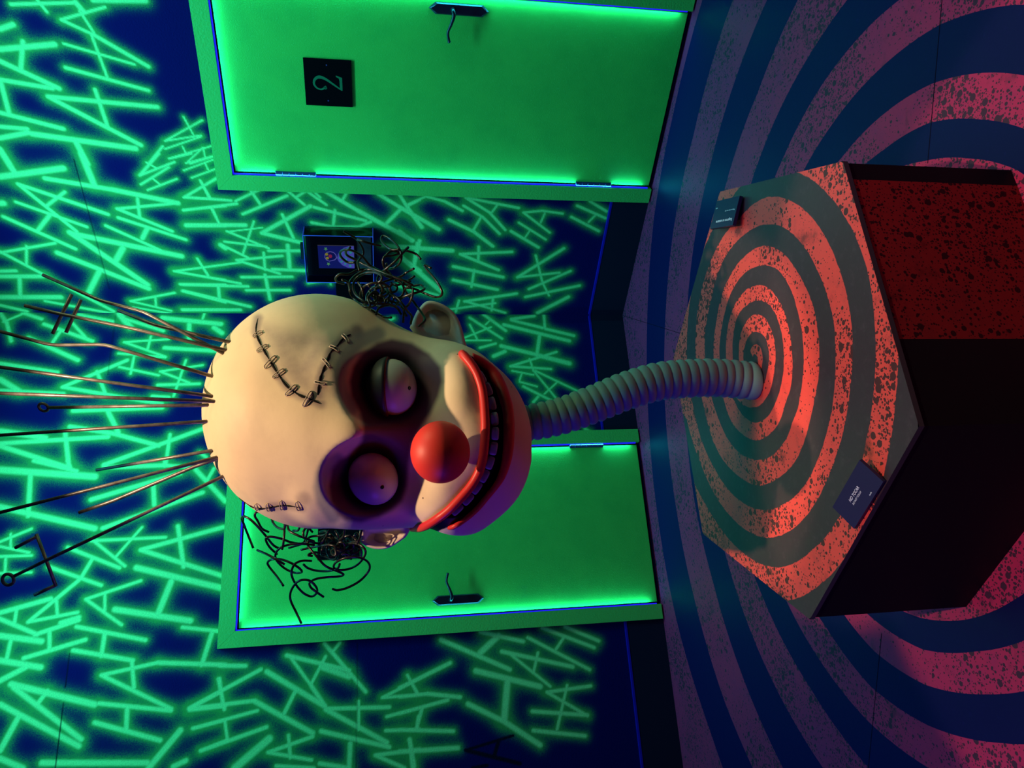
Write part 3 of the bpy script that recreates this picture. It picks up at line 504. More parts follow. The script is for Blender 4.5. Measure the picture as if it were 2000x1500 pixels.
def build_wall(w, name, label):
    step = .0052
    s = np.linspace(0, SIDE, int(SIDE / step)); z = np.linspace(0, ROOM_H, int(ROOM_H / step))
    SS, ZZ = np.meshgrid(s, z)
    halo = np.zeros_like(SS); core = np.zeros_like(SS); dark = np.zeros_like(SS)
    ns, nz = len(s), len(z)
    def window(s1, z1, s2, z2, m):
        a0 = max(0, int((min(s1, s2) - m) / SIDE * ns)); a1 = min(ns, int((max(s1, s2) + m) / SIDE * ns) + 2)
        b0 = max(0, int((min(z1, z2) - m) / ROOM_H * nz)); b1 = min(nz, int((max(z1, z2) + m) / ROOM_H * nz) + 2)
        return slice(b0, b1), slice(a0, a1)
    for (ww, s1, z1, s2, z2, wd) in STROKES:
        if ww != w: continue
        W = window(s1, z1, s2, z2, .12)
        if SS[W].size == 0: continue
        d = seg_dist(SS[W], ZZ[W], s1, z1, s2, z2)
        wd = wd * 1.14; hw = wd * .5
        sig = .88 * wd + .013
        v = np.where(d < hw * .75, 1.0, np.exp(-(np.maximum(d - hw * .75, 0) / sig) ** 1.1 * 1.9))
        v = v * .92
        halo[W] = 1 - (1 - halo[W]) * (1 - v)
        core[W] = np.maximum(core[W], np.clip((hw * 1.08 - d) / (hw * .6), 0, 1))
    for (ww, s1, z1, s2, z2, wd) in DARK:
        if ww != w: continue
        W = window(s1, z1, s2, z2, .12)
        if SS[W].size == 0: continue
        d = seg_dist(SS[W], ZZ[W], s1, z1, s2, z2)
        dark[W] = np.maximum(dark[W], np.clip((wd * .5 + .002 - d) / .004, 0, 1))
    d, nn = WALLS[w]
    V = SS.ravel()[:, None] * d[None, :] + ZZ.ravel()[:, None] * np.array([0, 0, 1.0])[None, :]
    idx = np.arange(ns * nz).reshape(nz, ns)
    a, b, c, e = idx[:-1, :-1].ravel(), idx[:-1, 1:].ravel(), idx[1:, 1:].ravel(), idx[1:, :-1].ravel()
    Fq = np.stack([a, b, c, e], 1) if w == 'L' else np.stack([a, e, c, b], 1)
    o = new_obj(name, V, Fq, M['wall'])
    for nme, arr in (('halo', halo), ('core', core), ('dark', dark)):
        at_ = o.data.attributes.new(nme, 'FLOAT', 'POINT'); at_.data.foreach_set('value', arr.ravel().astype(np.float32))
    return tag(o, label, 'wall', kind='structure')
STROKES = STROKES + more_letters()
build_wall('R', 'wall_right', 'navy wall with sprayed glowing green laughter letters around the door numbered 2')
build_wall('L', 'wall_left', 'navy wall with sprayed glowing green laughter letters around the door behind the clown head')
wr = bpy.data.objects['wall_right']
wn = bpy.data.objects.new('wall_right_near', wr.data); col.objects.link(wn)
_c = Vector((HEX_C[0] * 0, -SIDE, 0)); _r = Matrix.Rotation(-math.pi / 3, 4, 'Z')
wn.matrix_world = Matrix.Translation(_c) @ _r @ Matrix.Translation(-_c)
tag(wn, 'navy wall with sprayed glowing green letters on the right beside the viewer', 'wall', kind='structure')
for k, nme in ((2, 'wall_back_right'), (3, 'wall_back_left'), (4, 'wall_left_near')):
    p, q = COR[k], COR[(k + 1) % 6]
    m_ = MB(); m_.add([(p[0], p[1], 0), (q[0], q[1], 0), (q[0], q[1], ROOM_H), (p[0], p[1], ROOM_H)], [(0, 1, 2, 3)])
    tag(m_.build(nme, M['plain_wall']), 'plain navy wall of the six sided room behind the viewer', 'wall', kind='structure')
m_ = MB(); m_.add([(c[0], c[1], ROOM_H) for c in COR], [tuple(range(6))])
tag(m_.build('ceiling', M['ceiling']), 'dark ceiling of the six sided room', 'ceiling', kind='structure')

# skirting boards (tall dark boards with a lighter top edge), broken at each door
for w, nme in (('R', 'baseboard_right'), ('L', 'baseboard_left')):
    d, nn = WALLS[w]
    root = None
    mb = MB(); ed = MB()
    for s0, s1 in ((.0, DOORS[w][0]), (DOORS[w][3], SIDE)):
        mb.box(wp(w, s0, 0, .001), d * (s1 - s0), nn * .014, np.array([0, 0, ZB - .006]))
        ed.box(wp(w, s0, ZB - .006, .001), d * (s1 - s0), nn * .016, np.array([0, 0, .010]))
    b = tag(mb.build(nme, M['skirting']), 'tall black skirting board along the navy wall', 'baseboard', kind='structure')
    ed.build('top_edge', M['skirting_edge'], b)

# ================================================================== DOORS
def build_door(w, name, label, hinge_first):
    d, nn = WALLS[w]; zz = np.array([0, 0, 1.0])
    s1o, s1i, s2i, s2o = DOORS[w]
    z0 = .010
    root = tag(empty(name, wp(w, (s1i + s2i) / 2, 0, 0)), label, 'door', kind='structure')
    FT = .040                                   # frame stands this far off the wall
    # frame: three mitred boards
    def board(P):
        m = MB(); m.prism([p + nn * .001 for p in P], nn * FT); return m.build('frame_board', M['frame'], root)
    board([wp(w, s1o, z0), wp(w, s1i, z0), wp(w, s1i, ZIT), wp(w, s1o, ZOT)])
    board([wp(w, s2i, z0), wp(w, s2o, z0), wp(w, s2o, ZOT), wp(w, s2i, ZIT)])
    board([wp(w, s1o + .0008, ZOT), wp(w, s1i + .0008, ZIT), wp(w, s2i - .0008, ZIT), wp(w, s2o - .0008, ZOT)])
    # black rebate behind the leaf
    g = MB(); g.box(wp(w, s1i, z0, .002), d * (s2i - s1i), nn * .003, zz * (ZIT - z0)); g.build('rebate', M['gap'], root)
    # leaf
    gap = .013
    lf = MB(); lf.bevel_plate(wp(w, s1i + gap, z0 + .012, .006), d * (s2i - s1i - 2 * gap), zz * (ZIT - z0 - .012 - gap), nn * .016, .002)
    leaf = lf.build('door_leaf', M['door'], root)
    # LED strip round the rebate
    for (a, b_) in (((s1i + .0015, z0 + .02), (s1i + .0015, ZIT - .002)), ((s2i - .0065, z0 + .02), (s2i - .0065, ZIT - .002))):
        l = MB(); l.box(wp(w, a[0], a[1], .024), d * .005, nn * .008, zz * (b_[1] - a[1])); l.build('led_strip', M['led'], root)
    l = MB(); l.box(wp(w, s1i + .008, ZIT - .0065, .024), d * (s2i - s1i - .016), nn * .008, zz * .005); l.build('led_strip', M['led'], root)
    # hinges
    hs = s1i + .002 if hinge_first else s2i - .022
    for hz in {'R': (1.822, .326), 'L': (1.822, .313)}[w]:
        h = MB(); h.box(wp(w, hs, hz - .095, .022), d * .020, nn * .006, zz * .19)
        for k in range(6):
            zc = hz - .095 + k * .19 / 6
            h.tube([wp(w, hs + .010, zc + .001, .030), wp(w, hs + .010, zc + .030, .030)], .0065, 10)
        tag(h.build('hinge', M['hinge'], root), 'steel butt hinge')
    return root, leaf

def handle(root, w, sc, zt, zb, zl, dirs, lever_px):
    """long back plate with pointed ends and a curved lever"""
    d, nn = WALLS[w]; zz = np.array([0, 0, 1.0])
    hw = .024
    pl = MB()
    prof = [(0, zt), (hw * .8, zt - .022), (hw, zt - .028), (hw, zb + .028), (hw * .8, zb + .022), (0, zb), (-hw * .8, zb + .022), (-hw, zb + .028), (-hw, zt - .028), (-hw * .8, zt - .022)]
    n = len(prof); V = []
    zc = (zt + zb) / 2
    for off, k in ((.022, 1.0), (.030, 1.0), (.036, .80)):
        V += [wp(w, sc + a * k, zc + (b - zc) * (1 - (1 - k) * .35), off) for a, b in prof]
    F = [tuple(range(n))[::-1], tuple(2 * n + i for i in range(n))] + [(j * n + i, j * n + (i + 1) % n, (j + 1) * n + (i + 1) % n, (j + 1) * n + i) for j in range(2) for i in range(n)]
    pl.add(V, F)
    plate = tag(pl.build('handle_plate', M['black_metal'], root), 'black iron handle plate with pointed ends')
    lv = MB()
    P = smooth_line([wp(w, sc, zl, .036), wp(w, sc, zl, .072), wp(w, sc + dirs * .016, zl - .002, .083), wp(w, sc + dirs * .05, zl + .008, .082), wp(w, sc + dirs * .085, zl + .020, .078), wp(w, sc + dirs * .118, zl + .014, .076), wp(w, sc + dirs * .128, zl + .010, .076)], 6)
    t = np.linspace(0, 1, len(P))
    lv.tube(P, np.interp(t, [0, .3, .6, .85, .93, 1], [.0095, .0085, .006, .0065, .0085, .002]), 10)
    lv.build('lever', M['black_metal'], plate, True)

doorR, leafR = build_door('R', 'door_1', 'glowing green door numbered 2 on the right hand wall', True)
doorL, leafL = build_door('L', 'door_2', 'glowing green door partly hidden behind the clown head', True)
def hpx(w, pts):
    return [wall_hit(w, x, y, .03) for x, y in pts]
a = hpx('R', [(838, 14), (955, 24), (884, 16)])
handle(doorR, 'R', (a[0][0] + a[1][0]) / 2, a[0][1], a[1][1], a[2][1], -1, None)
a = hpx('L', [(844, 1175), (945, 1167), (880, 1172)])
handle(doorL, 'L', (a[0][0] + a[1][0]) / 2, a[0][1], a[1][1], a[2][1], -1, None)

# number plaques
def plaque(w, px, label, digit):
    d, nn = WALLS[w]; zz = np.array([0, 0, 1.0])
    q = [wall_hit(w, x, y, .03) for x, y in px]
    s0, s1 = min(a[0] for a in q), max(a[0] for a in q); z0, z1 = min(a[1] for a in q), max(a[1] for a in q)
    m = MB(); m.bevel_plate(wp(w, s0, z0, .0225), d * (s1 - s0), zz * (z1 - z0), nn * .008, .0008)
    o = m.build('number_plaque', M['plaque'], loc=wp(w, (s0 + s1) / 2, z0, .0225)); tag(o, label, 'door sign')
    # screws
    return o, (s0, s1, z0, z1)
pR, bb = plaque('R', [(592, 113), (686, 122), (598, 205), (685, 203)], 'square black plaque with a pale green figure 2 on the right hand door', '2')
def digit2(o, w, bb):
    d, nn = WALLS[w]; s0, s1, z0, z1 = bb
    W, H = s1 - s0, z1 - z0
    # the figure as an outline swept with changing width (old style 2)
    ctr = np.array([(.60, .515), (.575, .56), (.51, .575), (.44, .61), (.43, .69), (.475, .78), (.565, .815), (.655, .78), (.675, .70), (.63, .60), (.54, .47), (.44, .33), (.385, .235)])
    ctr = np.array([(.385, .585), (.415, .555), (.385, .60), (.36, .66), (.385, .745), (.46, .80), (.55, .79), (.615, .72), (.615, .63), (.57, .53), (.49, .41), (.415, .30), (.37, .235)])
    L = smooth_line(ctr, 6)
    t = np.linspace(0, 1, len(L))
    wd = np.interp(t, [0, .06, .14, .3, .5, .62, .8, 1], [.034, .034, .022, .016, .026, .034, .022, .012])
    T = np.gradient(L, axis=0); T /= np.linalg.norm(T, axis=1)[:, None]
    N = np.stack([-T[:, 1], T[:, 0]], 1)
    V = []; F = []
    P = lambda q, n: wp(w, s1 - (1 - q[0]) * W if w == 'L' else s0 + q[0] * W, z0 + q[1] * H, n)
    for i in range(len(L)):
        V += [P(L[i] + N[i] * wd[i], .0312), P(L[i] - N[i] * wd[i], .0312)]
    for i in range(len(L) - 1):
        F.append((2 * i, 2 * i + 1, 2 * i + 3, 2 * i + 2))
    b = len(V)
    foot = [(.355, .235), (.355, .205), (.63, .205), (.675, .335), (.645, .335), (.61, .275), (.56, .262), (.40, .262)]
    V += [P(q, .0313) for q in foot]; F.append(tuple(range(b, b + len(foot))))
    me = new_obj('figure', V, F, M['plaque_digit'], o)
    for fx in (.12, .88):
        sc = MB(); sc.tube([P((fx, .52), .030), P((fx, .52), .0315)], .0035, 12); sc.build('screw', M['hinge'], o)
digit2(pR, 'R', bb)
pL, bb2 = plaque('L', [(620, 1090), (702, 1090), (622, 1000), (700, 1000)], 'black plaque on the left door behind the wire hair tuft', None)
# ================================================================== HEXAGONAL PEDESTAL
def hexp(k, r=HEX_R, z=0.0):
    a = HEX_ROT + k * math.pi / 3
    return np.array([HEX_C[0] + r * math.sin(a), HEX_C[1] + r * math.cos(a), z])
ped = tag(empty('hexagonal_pedestal', (HEX_C[0], HEX_C[1], 0)), 'low hexagonal pedestal with a red and black spiral on its lid', 'pedestal')
LT = .012
def build_lid():
    step = .005
    xs = np.arange(-.64, .6401, step)
    n = len(xs)
    # hexagon grid rows clipped: use a triangular-free radial fan so the border is exact
    nr, na = 150, 360
    ang = np.linspace(0, 2 * math.pi, na, endpoint=False)
    rot = math.pi / 2 - HEX_ROT
    rho = HEX_R * math.cos(math.pi / 6) / np.cos(((ang - rot + math.pi / 6) % (math.pi / 3)) - math.pi / 6 + 0) if False else None
    rel = ((ang - rot) % (math.pi / 3)) - math.pi / 6
    rho = HEX_R * math.cos(math.pi / 6) / np.cos(rel)
    V = [(0., 0.)]
    for j in range(1, nr + 1):
        f = j / nr
        V += list(zip(rho * f * np.cos(ang), rho * f * np.sin(ang)))
    V = np.array(V)
    F = [(0, 1 + i, 1 + (i + 1) % na) for i in range(na)]
    for j in range(nr - 1):
        a, b = 1 + j * na, 1 + (j + 1) * na
        F += [(a + i, b + i, b + (i + 1) % na, a + (i + 1) % na) for i in range(na)]
    # stripe field
    q = V - np.array(SPC)
    r = np.hypot(q[:, 0], q[:, 1]); th = np.degrees(np.arctan2(q[:, 1], q[:, 0])) % 360
    ga = SPA0 + 10 * np.arange(len(SPA)); gb = SPB0 + 360 + 10 * np.arange(len(SPB))
    sd = np.full(len(V), -9.)
    for k in range(0, 7):
        ph = th + 360 * k
        ok = (ph >= ga[0]) & (ph <= ga[-1])
        al = np.interp(ph, ga, SPA)
        be = np.where(ph < gb[0], SPB[0] + (gb[0] - ph) * .0012, np.interp(ph, gb, SPB, right=0))
        v = np.minimum(r - al, be - r)
        sd = np.where(ok, np.maximum(sd, v), sd)
    # before the outer arm begins the lid's rim is dark, beyond it red
    V3 = np.column_stack([V[:, 0] + HEX_C[0], V[:, 1] + HEX_C[1], np.full(len(V), HEX_H)])
    o = new_obj('lid_top', V3, F, M['lid'], ped)
    a_ = o.data.attributes.new('stripe', 'FLOAT', 'POINT'); a_.data.foreach_set('value', sd.astype(np.float32))
    return o
lid = build_lid()
rim = MB()
for k in range(6):
    a, b = hexp(k, HEX_R, HEX_H - LT), hexp(k + 1, HEX_R, HEX_H - LT)
    rim.add([a, b, b + [0, 0, LT], a + [0, 0, LT]], [(3, 2, 1, 0)])
rim.build('lid_rim', M['edge'], ped)
def side(k):
    a, b = hexp(k, HEX_R - .004, 0), hexp(k + 1, HEX_R - .004, 0)
    e = b - a; hz = np.array([0, 0, HEX_H - LT - .0005])
    out = np.array([e[1], -e[0], 0]) / np.linalg.norm(e)
    if out @ (np.append(HEX_C[:2], 0) - a) > 0: out = -out
    cuts = [(0, .07, 1), (.07, .70, 0), (.70, 1, 1)] if k == 2 else [(0, 1, 1)]
    V = []; F = []; mi = []
    for t0, t1, m in cuts:
        i = len(V)
        V += [a + e * t0, a + e * t1, a + e * t1 + hz, a + e * t0 + hz]; F.append((i, i + 3, i + 2, i + 1)); mi.append(m)
    i = len(V)
    o = new_obj('side_panel', V, F, [M['side_red'], M['side_black']], ped, mi=mi)
    if k == 2: o['label'] = 'worn dark red panel edged in black'
for k in range(6): side(k)

# two tilted sign boards standing on the lid
def text_mesh(body, width, height, M4, mat_, name, parent, shear=0.0, bold=0.0):
    """lettering of a given width and capital height"""
    cu = bpy.data.curves.new(name, 'FONT'); cu.body = body; cu.size = 1; cu.shear = shear; cu.offset = bold
    ob = bpy.data.objects.new(name, cu); col.objects.link(ob); bpy.context.view_layer.update()
    dg = bpy.context.evaluated_depsgraph_get()
    me = bpy.data.meshes.new_from_object(ob.evaluated_get(dg))
    bpy.data.objects.remove(ob)
    co = np.array([v.co for v in me.vertices]); F = [tuple(p.vertices) for p in me.polygons]
    co[:, 0] -= co[:, 0].min(); sx = width / co[:, 0].max(); sy = height / .70
    V = [np.array(M4 @ Vector((c[0] * sx, c[1] * sy, 0))) for c in co]
    return new_obj(name, V, F, mat_, parent)

def sign_board(corners, thick, label, lines):
    """corners: lower-left, lower-right, upper-right, upper-left of the printed face as seen by its reader"""
    P = [np.asarray(c, float) for c in corners]
    x = P[1] - P[0]; y = P[3] - P[0]
    W, Hh = np.linalg.norm(x), np.linalg.norm(y)
    x /= W; nrm = np.cross(x, y); nrm /= np.linalg.norm(nrm); y = np.cross(nrm, x)
    Q = [P[0], P[0] + x * W, P[0] + x * W + y * Hh, P[0] + y * Hh]
    base = np.mean([q for q in Q], axis=0); base[2] = HEX_H
    root = tag(empty('sign_board', base), label, 'sign')
    m = MB(); m.prism([q - nrm * thick for q in Q], nrm * thick); m.build('board', M['sign'], root)
    f = MB()                                     # wedge foot under the board
    lo = [q - nrm * thick for q in Q]
    inner = [lo[0] + x * .02 + y * .01, lo[1] - x * .02 + y * .01, lo[2] - x * .02 - y * .02, lo[3] + x * .02 - y * .02]
    down = [np.array([p[0], p[1], HEX_H + .0005]) for p in inner]
    f.add(down + inner, [(3, 2, 1, 0), (4, 5, 6, 7)] + [(i, (i + 1) % 4, 4 + (i + 1) % 4, 4 + i) for i in range(4)])
    f.build('wedge_foot', M['sign_edge'], root)
    for body, fx, fy, wf, hf, sh, bold in lines:
        o = Q[0] + x * W * fx + y * Hh * fy + nrm * .0006
        M4 = Matrix(((x[0], y[0], nrm[0], o[0]), (x[1], y[1], nrm[1], o[1]), (x[2], y[2], nrm[2], o[2]), (0, 0, 0, 1)))
        text_mesh(body, wf * W, hf * Hh, M4, M['ink'], 'lettering', root, sh, bold)
    return root
# near-left sign: NO TOCAR
def lidp(x, y, h): return on_z(x, y, HEX_H + h)
sA = [lidp(1668, 1033, .010), lidp(1725, 941, .010), lidp(1687, 890, .030), lidp(1626, 990, .030)]
sign_board(sA, .008, 'black NO TOCAR sign board lying at the near left edge of the spiral lid',
           [('NO TOCAR', .325, .54, .31, .105, .2, .012), ('DO NOT TOUCH', .325, .41, .28, .065, .2, .008), ('sala', .66, .12, .07, .05, .1, .01)])
# far-right sign, lettering turned towards the right hand side
sB = [lidp(1445, 382, .014), lidp(1400, 393, .014), lidp(1396, 440, .030), lidp(1442, 434, .030)]
sign_board(sB, .010, 'small dark sign board with white lettering at the far right edge of the spiral lid',
           [('Rogamos no sentarse', .09, .74, .70, .095, 0, .014), ('Please do not sit', .07, .42, .42, .05, 0, .006), ('sala', .86, .26, .09, .05, 0, .006)])
# ================================================================== CLOWN HEAD
HD = 1.95                                        # distance of the head's centre
HC = at(720, 808, HD)
AX = np.stack([RIGHT, UPV, -FWD])                # design frame: a right, b up, t towards the viewer
KPX = HD / FPX
def hd(x, y, t):
    """design-frame point seen at photo pixel (x, y) and standing t in front of the head's centre plane"""
    w = HD - t
    return np.array([((750 - y) * w + 58 * HD) / FPX, (-(x - 1000) * w - 280 * HD) / FPX, t])
def h2w(p):
    return HC + np.asarray(p) @ AX

def sdf_head(X):
    """signed distance of the head shell, X (N,3) in the design frame"""
    def ell(c, r, ang=0.0):
        q = X - np.asarray(c)
        if ang:
            ca, sa = math.cos(ang), math.sin(ang)
            q = np.column_stack([q[:, 0] * ca + q[:, 1] * sa, -q[:, 0] * sa + q[:, 1] * ca, q[:, 2]])
        r = np.asarray(r, float)
        k0 = np.sqrt(((q / r) ** 2).sum(1)); k1 = np.sqrt(((q / r ** 2) ** 2).sum(1)) + 1e-9
        return k0 * (k0 - 1) / k1
    def cap(a, b, r0, r1):
        a = np.asarray(a); b = np.asarray(b); ba = b - a
        h = np.clip(((X - a) @ ba) / (ba @ ba), 0, 1)
        return np.linalg.norm(X - a - h[:, None] * ba, axis=1) - (r0 + (r1 - r0) * h)
    def smin(a, b, k):
        h = np.clip(.5 + .5 * (b - a) / k, 0, 1)
        return b + (a - b) * h - k * h * (1 - h)
    def smax(a, b, k): return -smin(-a, -b, k)
    d = ell(hd(628, 802, -.02), (.304, .286, .315), .12)
    d = smin(d, ell(hd(684, 848, .110), (.228, .170, .205), .2), .06)          # forehead mass
    d = smin(d, ell(hd(800, 842, .00), (.246, .21, .235)), .07)              # mid face
    d = smin(d, ell(hd(893, 858, .055), (.240, .150, .205), .1), .06)
    d = smin(d, ell(hd(950, 858, .075), (.174, .113, .165), .1), .05)          # chin          # jaw / muzzle
    d = smin(d, ell(hd(868, 955, .150), (.100, .075, .085), .5), .05)          # cheeks
    d = smin(d, ell(hd(890, 762, .135), (.095, .075, .090), -.35), .05)
    d = smin(d, ell(hd(714, 845, .168), (.105, .076, .152)), .05)               # bulge between the eyes
    d = smin(d, ell(hd(668, 740, .150), (.095, .060, .130), .25), .04)          # brow ridges
    d = smin(d, ell(hd(636, 940, .125), (.085, .055, .125), -.25), .04)
    # brow overhang = eye hollows scooped out under the forehead, sharp above and fading into the cheeks
    w_ = HD - X[:, 2]
    pxx = 1000 - (X[:, 1] * FPX + 280 * HD) / w_
    ke = np.interp(pxx, [690, 800], [.012, .060])
    d = smax(d, -ell(hd(768, 746, .295), (.112, .114, .132)), ke)
    d = smax(d, -ell(hd(728, 944, .295), (.106, .112, .130)), ke)
    d = smax(d, -ell(hd(808, 856, .335), (.095, .100, .105)), ke)
    # eyelid cushions keep the sockets shallow round the balls
    # mouth slot
    d = smax(d, np.minimum(mouth_cut(X), d + .040), .005)
    return d

UP_LIP = [(806, 1040), (828, 1029), (852, 1015), (876, 997), (896, 977), (914, 957), (928, 937), (938, 916), (944, 890), (947, 860), (948, 830), (947, 806), (945, 780), (941, 756), (933, 732), (923, 714), (912, 700), (901, 688)]
LO_LIP = [(822, 1044), (850, 1039), (880, 1028), (908, 1013), (932, 992), (953, 967), (969, 947), (979, 930), (987, 907), (992, 880), (994, 840), (992, 802), (985, 776), (976, 752), (964, 731), (952, 717), (936, 704), (921, 696)]
def mouth_cut(X):
    """slot between the lips: distance to a band of the picture plane, limited in depth later"""
    w_ = HD - X[:, 2]
    px = 1000 - (X[:, 1] * FPX + 280 * HD) / w_; py = 750 - (X[:, 0] * FPX - 58 * HD) / w_
    up = np.interp(py, [p[1] for p in UP_LIP[::-1]], [p[0] for p in UP_LIP[::-1]])
    lo = np.interp(py, [p[1] for p in LO_LIP[::-1]], [p[0] for p in LO_LIP[::-1]])
    w = np.minimum(px - up - 2, lo + 4 - px) * KPX
    w = np.minimum(w, np.minimum(py - 700, 1008 - py) * KPX)
    return np.where(X[:, 2] > -.02, w, -1.)

def surface_nets(f, lo, hi, h):
    n = np.ceil((np.asarray(hi) - lo) / h).astype(int) + 1
    ax = [lo[i] + h * np.arange(n[i]) for i in range(3)]
    D = np.empty(n)
    YY, ZZ = np.meshgrid(ax[1], ax[2], indexing='ij')
    for i, x in enumerate(ax[0]):
        D[i] = f(np.column_stack([np.full(YY.size, x), YY.ravel(), ZZ.ravel()])).reshape(YY.shape)
    c = [D[i:n[0] - 1 + i, j:n[1] - 1 + j, k:n[2] - 1 + k] for i in (0, 1) for j in (0, 1) for k in (0, 1)]
    s = sum((x < 0).astype(int) for x in c)
    cell = (s > 0) & (s < 8)
    ids = -np.ones(cell.shape, int); I = np.argwhere(cell); ids[cell] = np.arange(len(I))
    acc = np.zeros((len(I), 3)); cnt = np.zeros(len(I))
    cv = np.array([x[cell] for x in c])               # 8 x N
    off = np.array([(i, j, k) for i in (0, 1) for j in (0, 1) for k in (0, 1)])
    for a in range(8):
        for b in range(a + 1, 8):
            if abs(off[a] - off[b]).sum() != 1: continue
            m = (cv[a] < 0) != (cv[b] < 0)
            t = cv[a][m] / (cv[a][m] - cv[b][m])
            acc[m] += off[a] + (off[b] - off[a]) * t[:, None]; cnt[m] += 1
    V = lo + h * (I + acc / cnt[:, None])
    F = []
    for axn in range(3):
        u, v = (axn + 1) % 3, (axn + 2) % 3
        sl0 = [slice(None)] * 3; sl1 = [slice(None)] * 3
        sl0[axn] = slice(0, n[axn] - 1); sl1[axn] = slice(1, n[axn])
        A, B = D[tuple(sl0)] < 0, D[tuple(sl1)] < 0
        E = np.argwhere(A != B)
        ok = (E[:, u] > 0) & (E[:, v] > 0) & (E[:, u] < n[u] - 1) & (E[:, v] < n[v] - 1)
        E = E[ok]; inside = A[tuple(E.T)]
        def idx(du, dv):
            q = E.copy(); q[:, u] -= du; q[:, v] -= dv
            return ids[tuple(q.T)]
        q = np.stack([idx(0, 0), idx(1, 0), idx(1, 1), idx(0, 1)], 1)
        q[~inside] = q[~inside][:, ::-1]
        F.append(q)
    return V, np.vstack(F)
SKIN = (.82, .64, .42)
def skin_mat():
    m = mat('clown_skin', SKIN, .55, .22); g = G(m)
    mk = g.attr('makeup_shade'); rg = g.attr('ring'); st = g.attr('stain'); gy = g.attr('grey')
    n1 = g.noise(7, 6, .65); n2 = g.noise(2.6, 3)
    c = g.mix(g.ramp(n1, .42, .72, 0, .45), SKIN, (.64, .49, .33))
    c = g.mix(g.ramp(n2, .50, .70, 0, .35), c, (.68, .50, .38))
    c = g.mix(g.math('MULTIPLY', st, g.ramp(g.noise(11, 6, .6), .25, .6, .55, 1.0)), c, (.24, .165, .17))
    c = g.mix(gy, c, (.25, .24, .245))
    c = g.mix(mk, c, (.13, .055, .085))
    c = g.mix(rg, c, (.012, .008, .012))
    sp = g.voro(19)
    c = g.mix(g.math('MULTIPLY', g.math('LESS_THAN', sp.outputs['Distance'], .045), g.math('GREATER_THAN', g.noise(3, 2), .52)), c, (.12, .06, .05))
    g.base(c); g.bump(g.noise(46, 5, .6), .10, .004)
    return m
M['skin'] = skin_mat()
M['red_gloss'] = mat('clown_nose_red', (.85, .045, .035), .48, .4, bump=(90, .06, .002))
M['lip'] = mat('clown_lip_red', (.72, .030, .028), .42, .4, bump=(40, .08, .002))
M['lip_rim'] = mat('lip_inner_red', (.40, .010, .012), .45, .35)
M['mouth'] = mat('mouth_hollow', (.015, .006, .010), .7, .2)
M['tooth'] = mat('tooth_enamel', (.33, .33, .35), .4, .4, vary=(12, (.42, .42, .44), .4, .7))
M['eye'] = mat('eyeball_white', (.60, .54, .48), .38, .4)
M['pupil'] = mat('pupil_black', (.003, .003, .003), .3, .5)
M['lid_skin'] = mat('eyelid_paint', (.05, .045, .045), .45, .3)
M['lid_edge'] = mat('eyelid_edge_paint', (.16, .02, .015), .45, .3)
M['stitch'] = mat('stitch_cord', (.44, .36, .28), .6, .25)
M['scar'] = mat('scar_groove_black', (.010, .008, .008), .8, .1)
M['rod'] = mat('bare_steel_rod', (.30, .27, .25), .4, .6, metal=.35, vary=(28, (.10, .08, .07), .4, .7))
M['wire'] = mat('black_plastic_wire', (.016, .013, .010), .30, .5)
M['neck'] = mat('corrugated_hose_grey', (.16, .35, .30), .55, .3, bump=(30, .12, .003))

t_base = on_z(1474, 743, HEX_H)
clown = tag(empty('clown_head', t_base), 'giant pale bald clown head on a corrugated neck rising from the spiral lid', 'clown head')

Vh, Fh = surface_nets(sdf_head, np.array([-.40, -.42, -.36]), np.array([.42, .46, .48]), .0042)
Wh = h2w(Vh)
head = new_obj('head_shell', Wh, Fh, M['skin'], clown, True)
tree = BVHTree.FromPolygons([Vector(v) for v in Wh], [tuple(f) for f in Fh])
def hit(x, y, lift=0.0):
    """point on the head shell seen at photo pixel (x, y)"""
    d = ray(x, y); d = d / np.linalg.norm(d)
    loc, nrm, i, dist = tree.ray_cast(Vector(CAM), Vector(d))
    if loc is None:
        loc, nrm, i, dist = tree.find_nearest(Vector(at(x, y, HD)))
    nrm = np.array(nrm); loc = np.array(loc)
    if nrm @ d > 0: nrm = -nrm
    return loc + nrm * lift, nrm

# painted make-up, stains, scars and some shade (measured on the shell itself)
px, py = project(Wh)
front = Vh[:, 2] > 0.0
def poly_d(line):
    d = np.full(len(px), 1e9)
    for (x1, y1), (x2, y2) in zip(line[:-1], line[1:]):
        d = np.minimum(d, seg_dist(px, py, x1, y1, x2, y2))
    return d
sst = lambda v, a, b: (lambda t: t * t * (3 - 2 * t))(np.clip((v - a) / (b - a), 0, 1))
def inpoly(P):
    c = np.zeros(len(px), bool); n = len(P)
    for i in range(n):
        x1, y1 = P[i]; x2, y2 = P[i - 1]
        m = ((y1 > py) != (y2 > py)) & (px < (x2 - x1) * (py - y1) / (y2 - y1 + 1e-9) + x1)
        c ^= m
    return c
EYE_PATCH = [(735, 668), (706, 690), (689, 715), (681, 745), (685, 775), (701, 805), (708, 835), (705, 860), (690, 885), (662, 897), (646, 916), (640, 950), (645, 982), (658, 1006), (675, 1018), (705, 1022), (740, 1012), (766, 996), (786, 980), (796, 950), (800, 905), (806, 870), (822, 838), (842, 808), (858, 775), (866, 745), (862, 716), (840, 690), (805, 668), (765, 660)]
def sdpoly(P):
    d = poly_d(P + [P[0]])
    return np.where(inpoly(P), -d, d)
sdE = sdpoly(EYE_PATCH)
makeup_shade = np.where(front, sst(-sdE, -5, 8), 0)  # eye make-up, its lower edge painted along the brow's cast shadow
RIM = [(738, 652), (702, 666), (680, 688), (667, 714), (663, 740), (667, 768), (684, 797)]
RIM2 = [(658, 899), (640, 908), (630, 928), (626, 952), (632, 980), (650, 1008)]
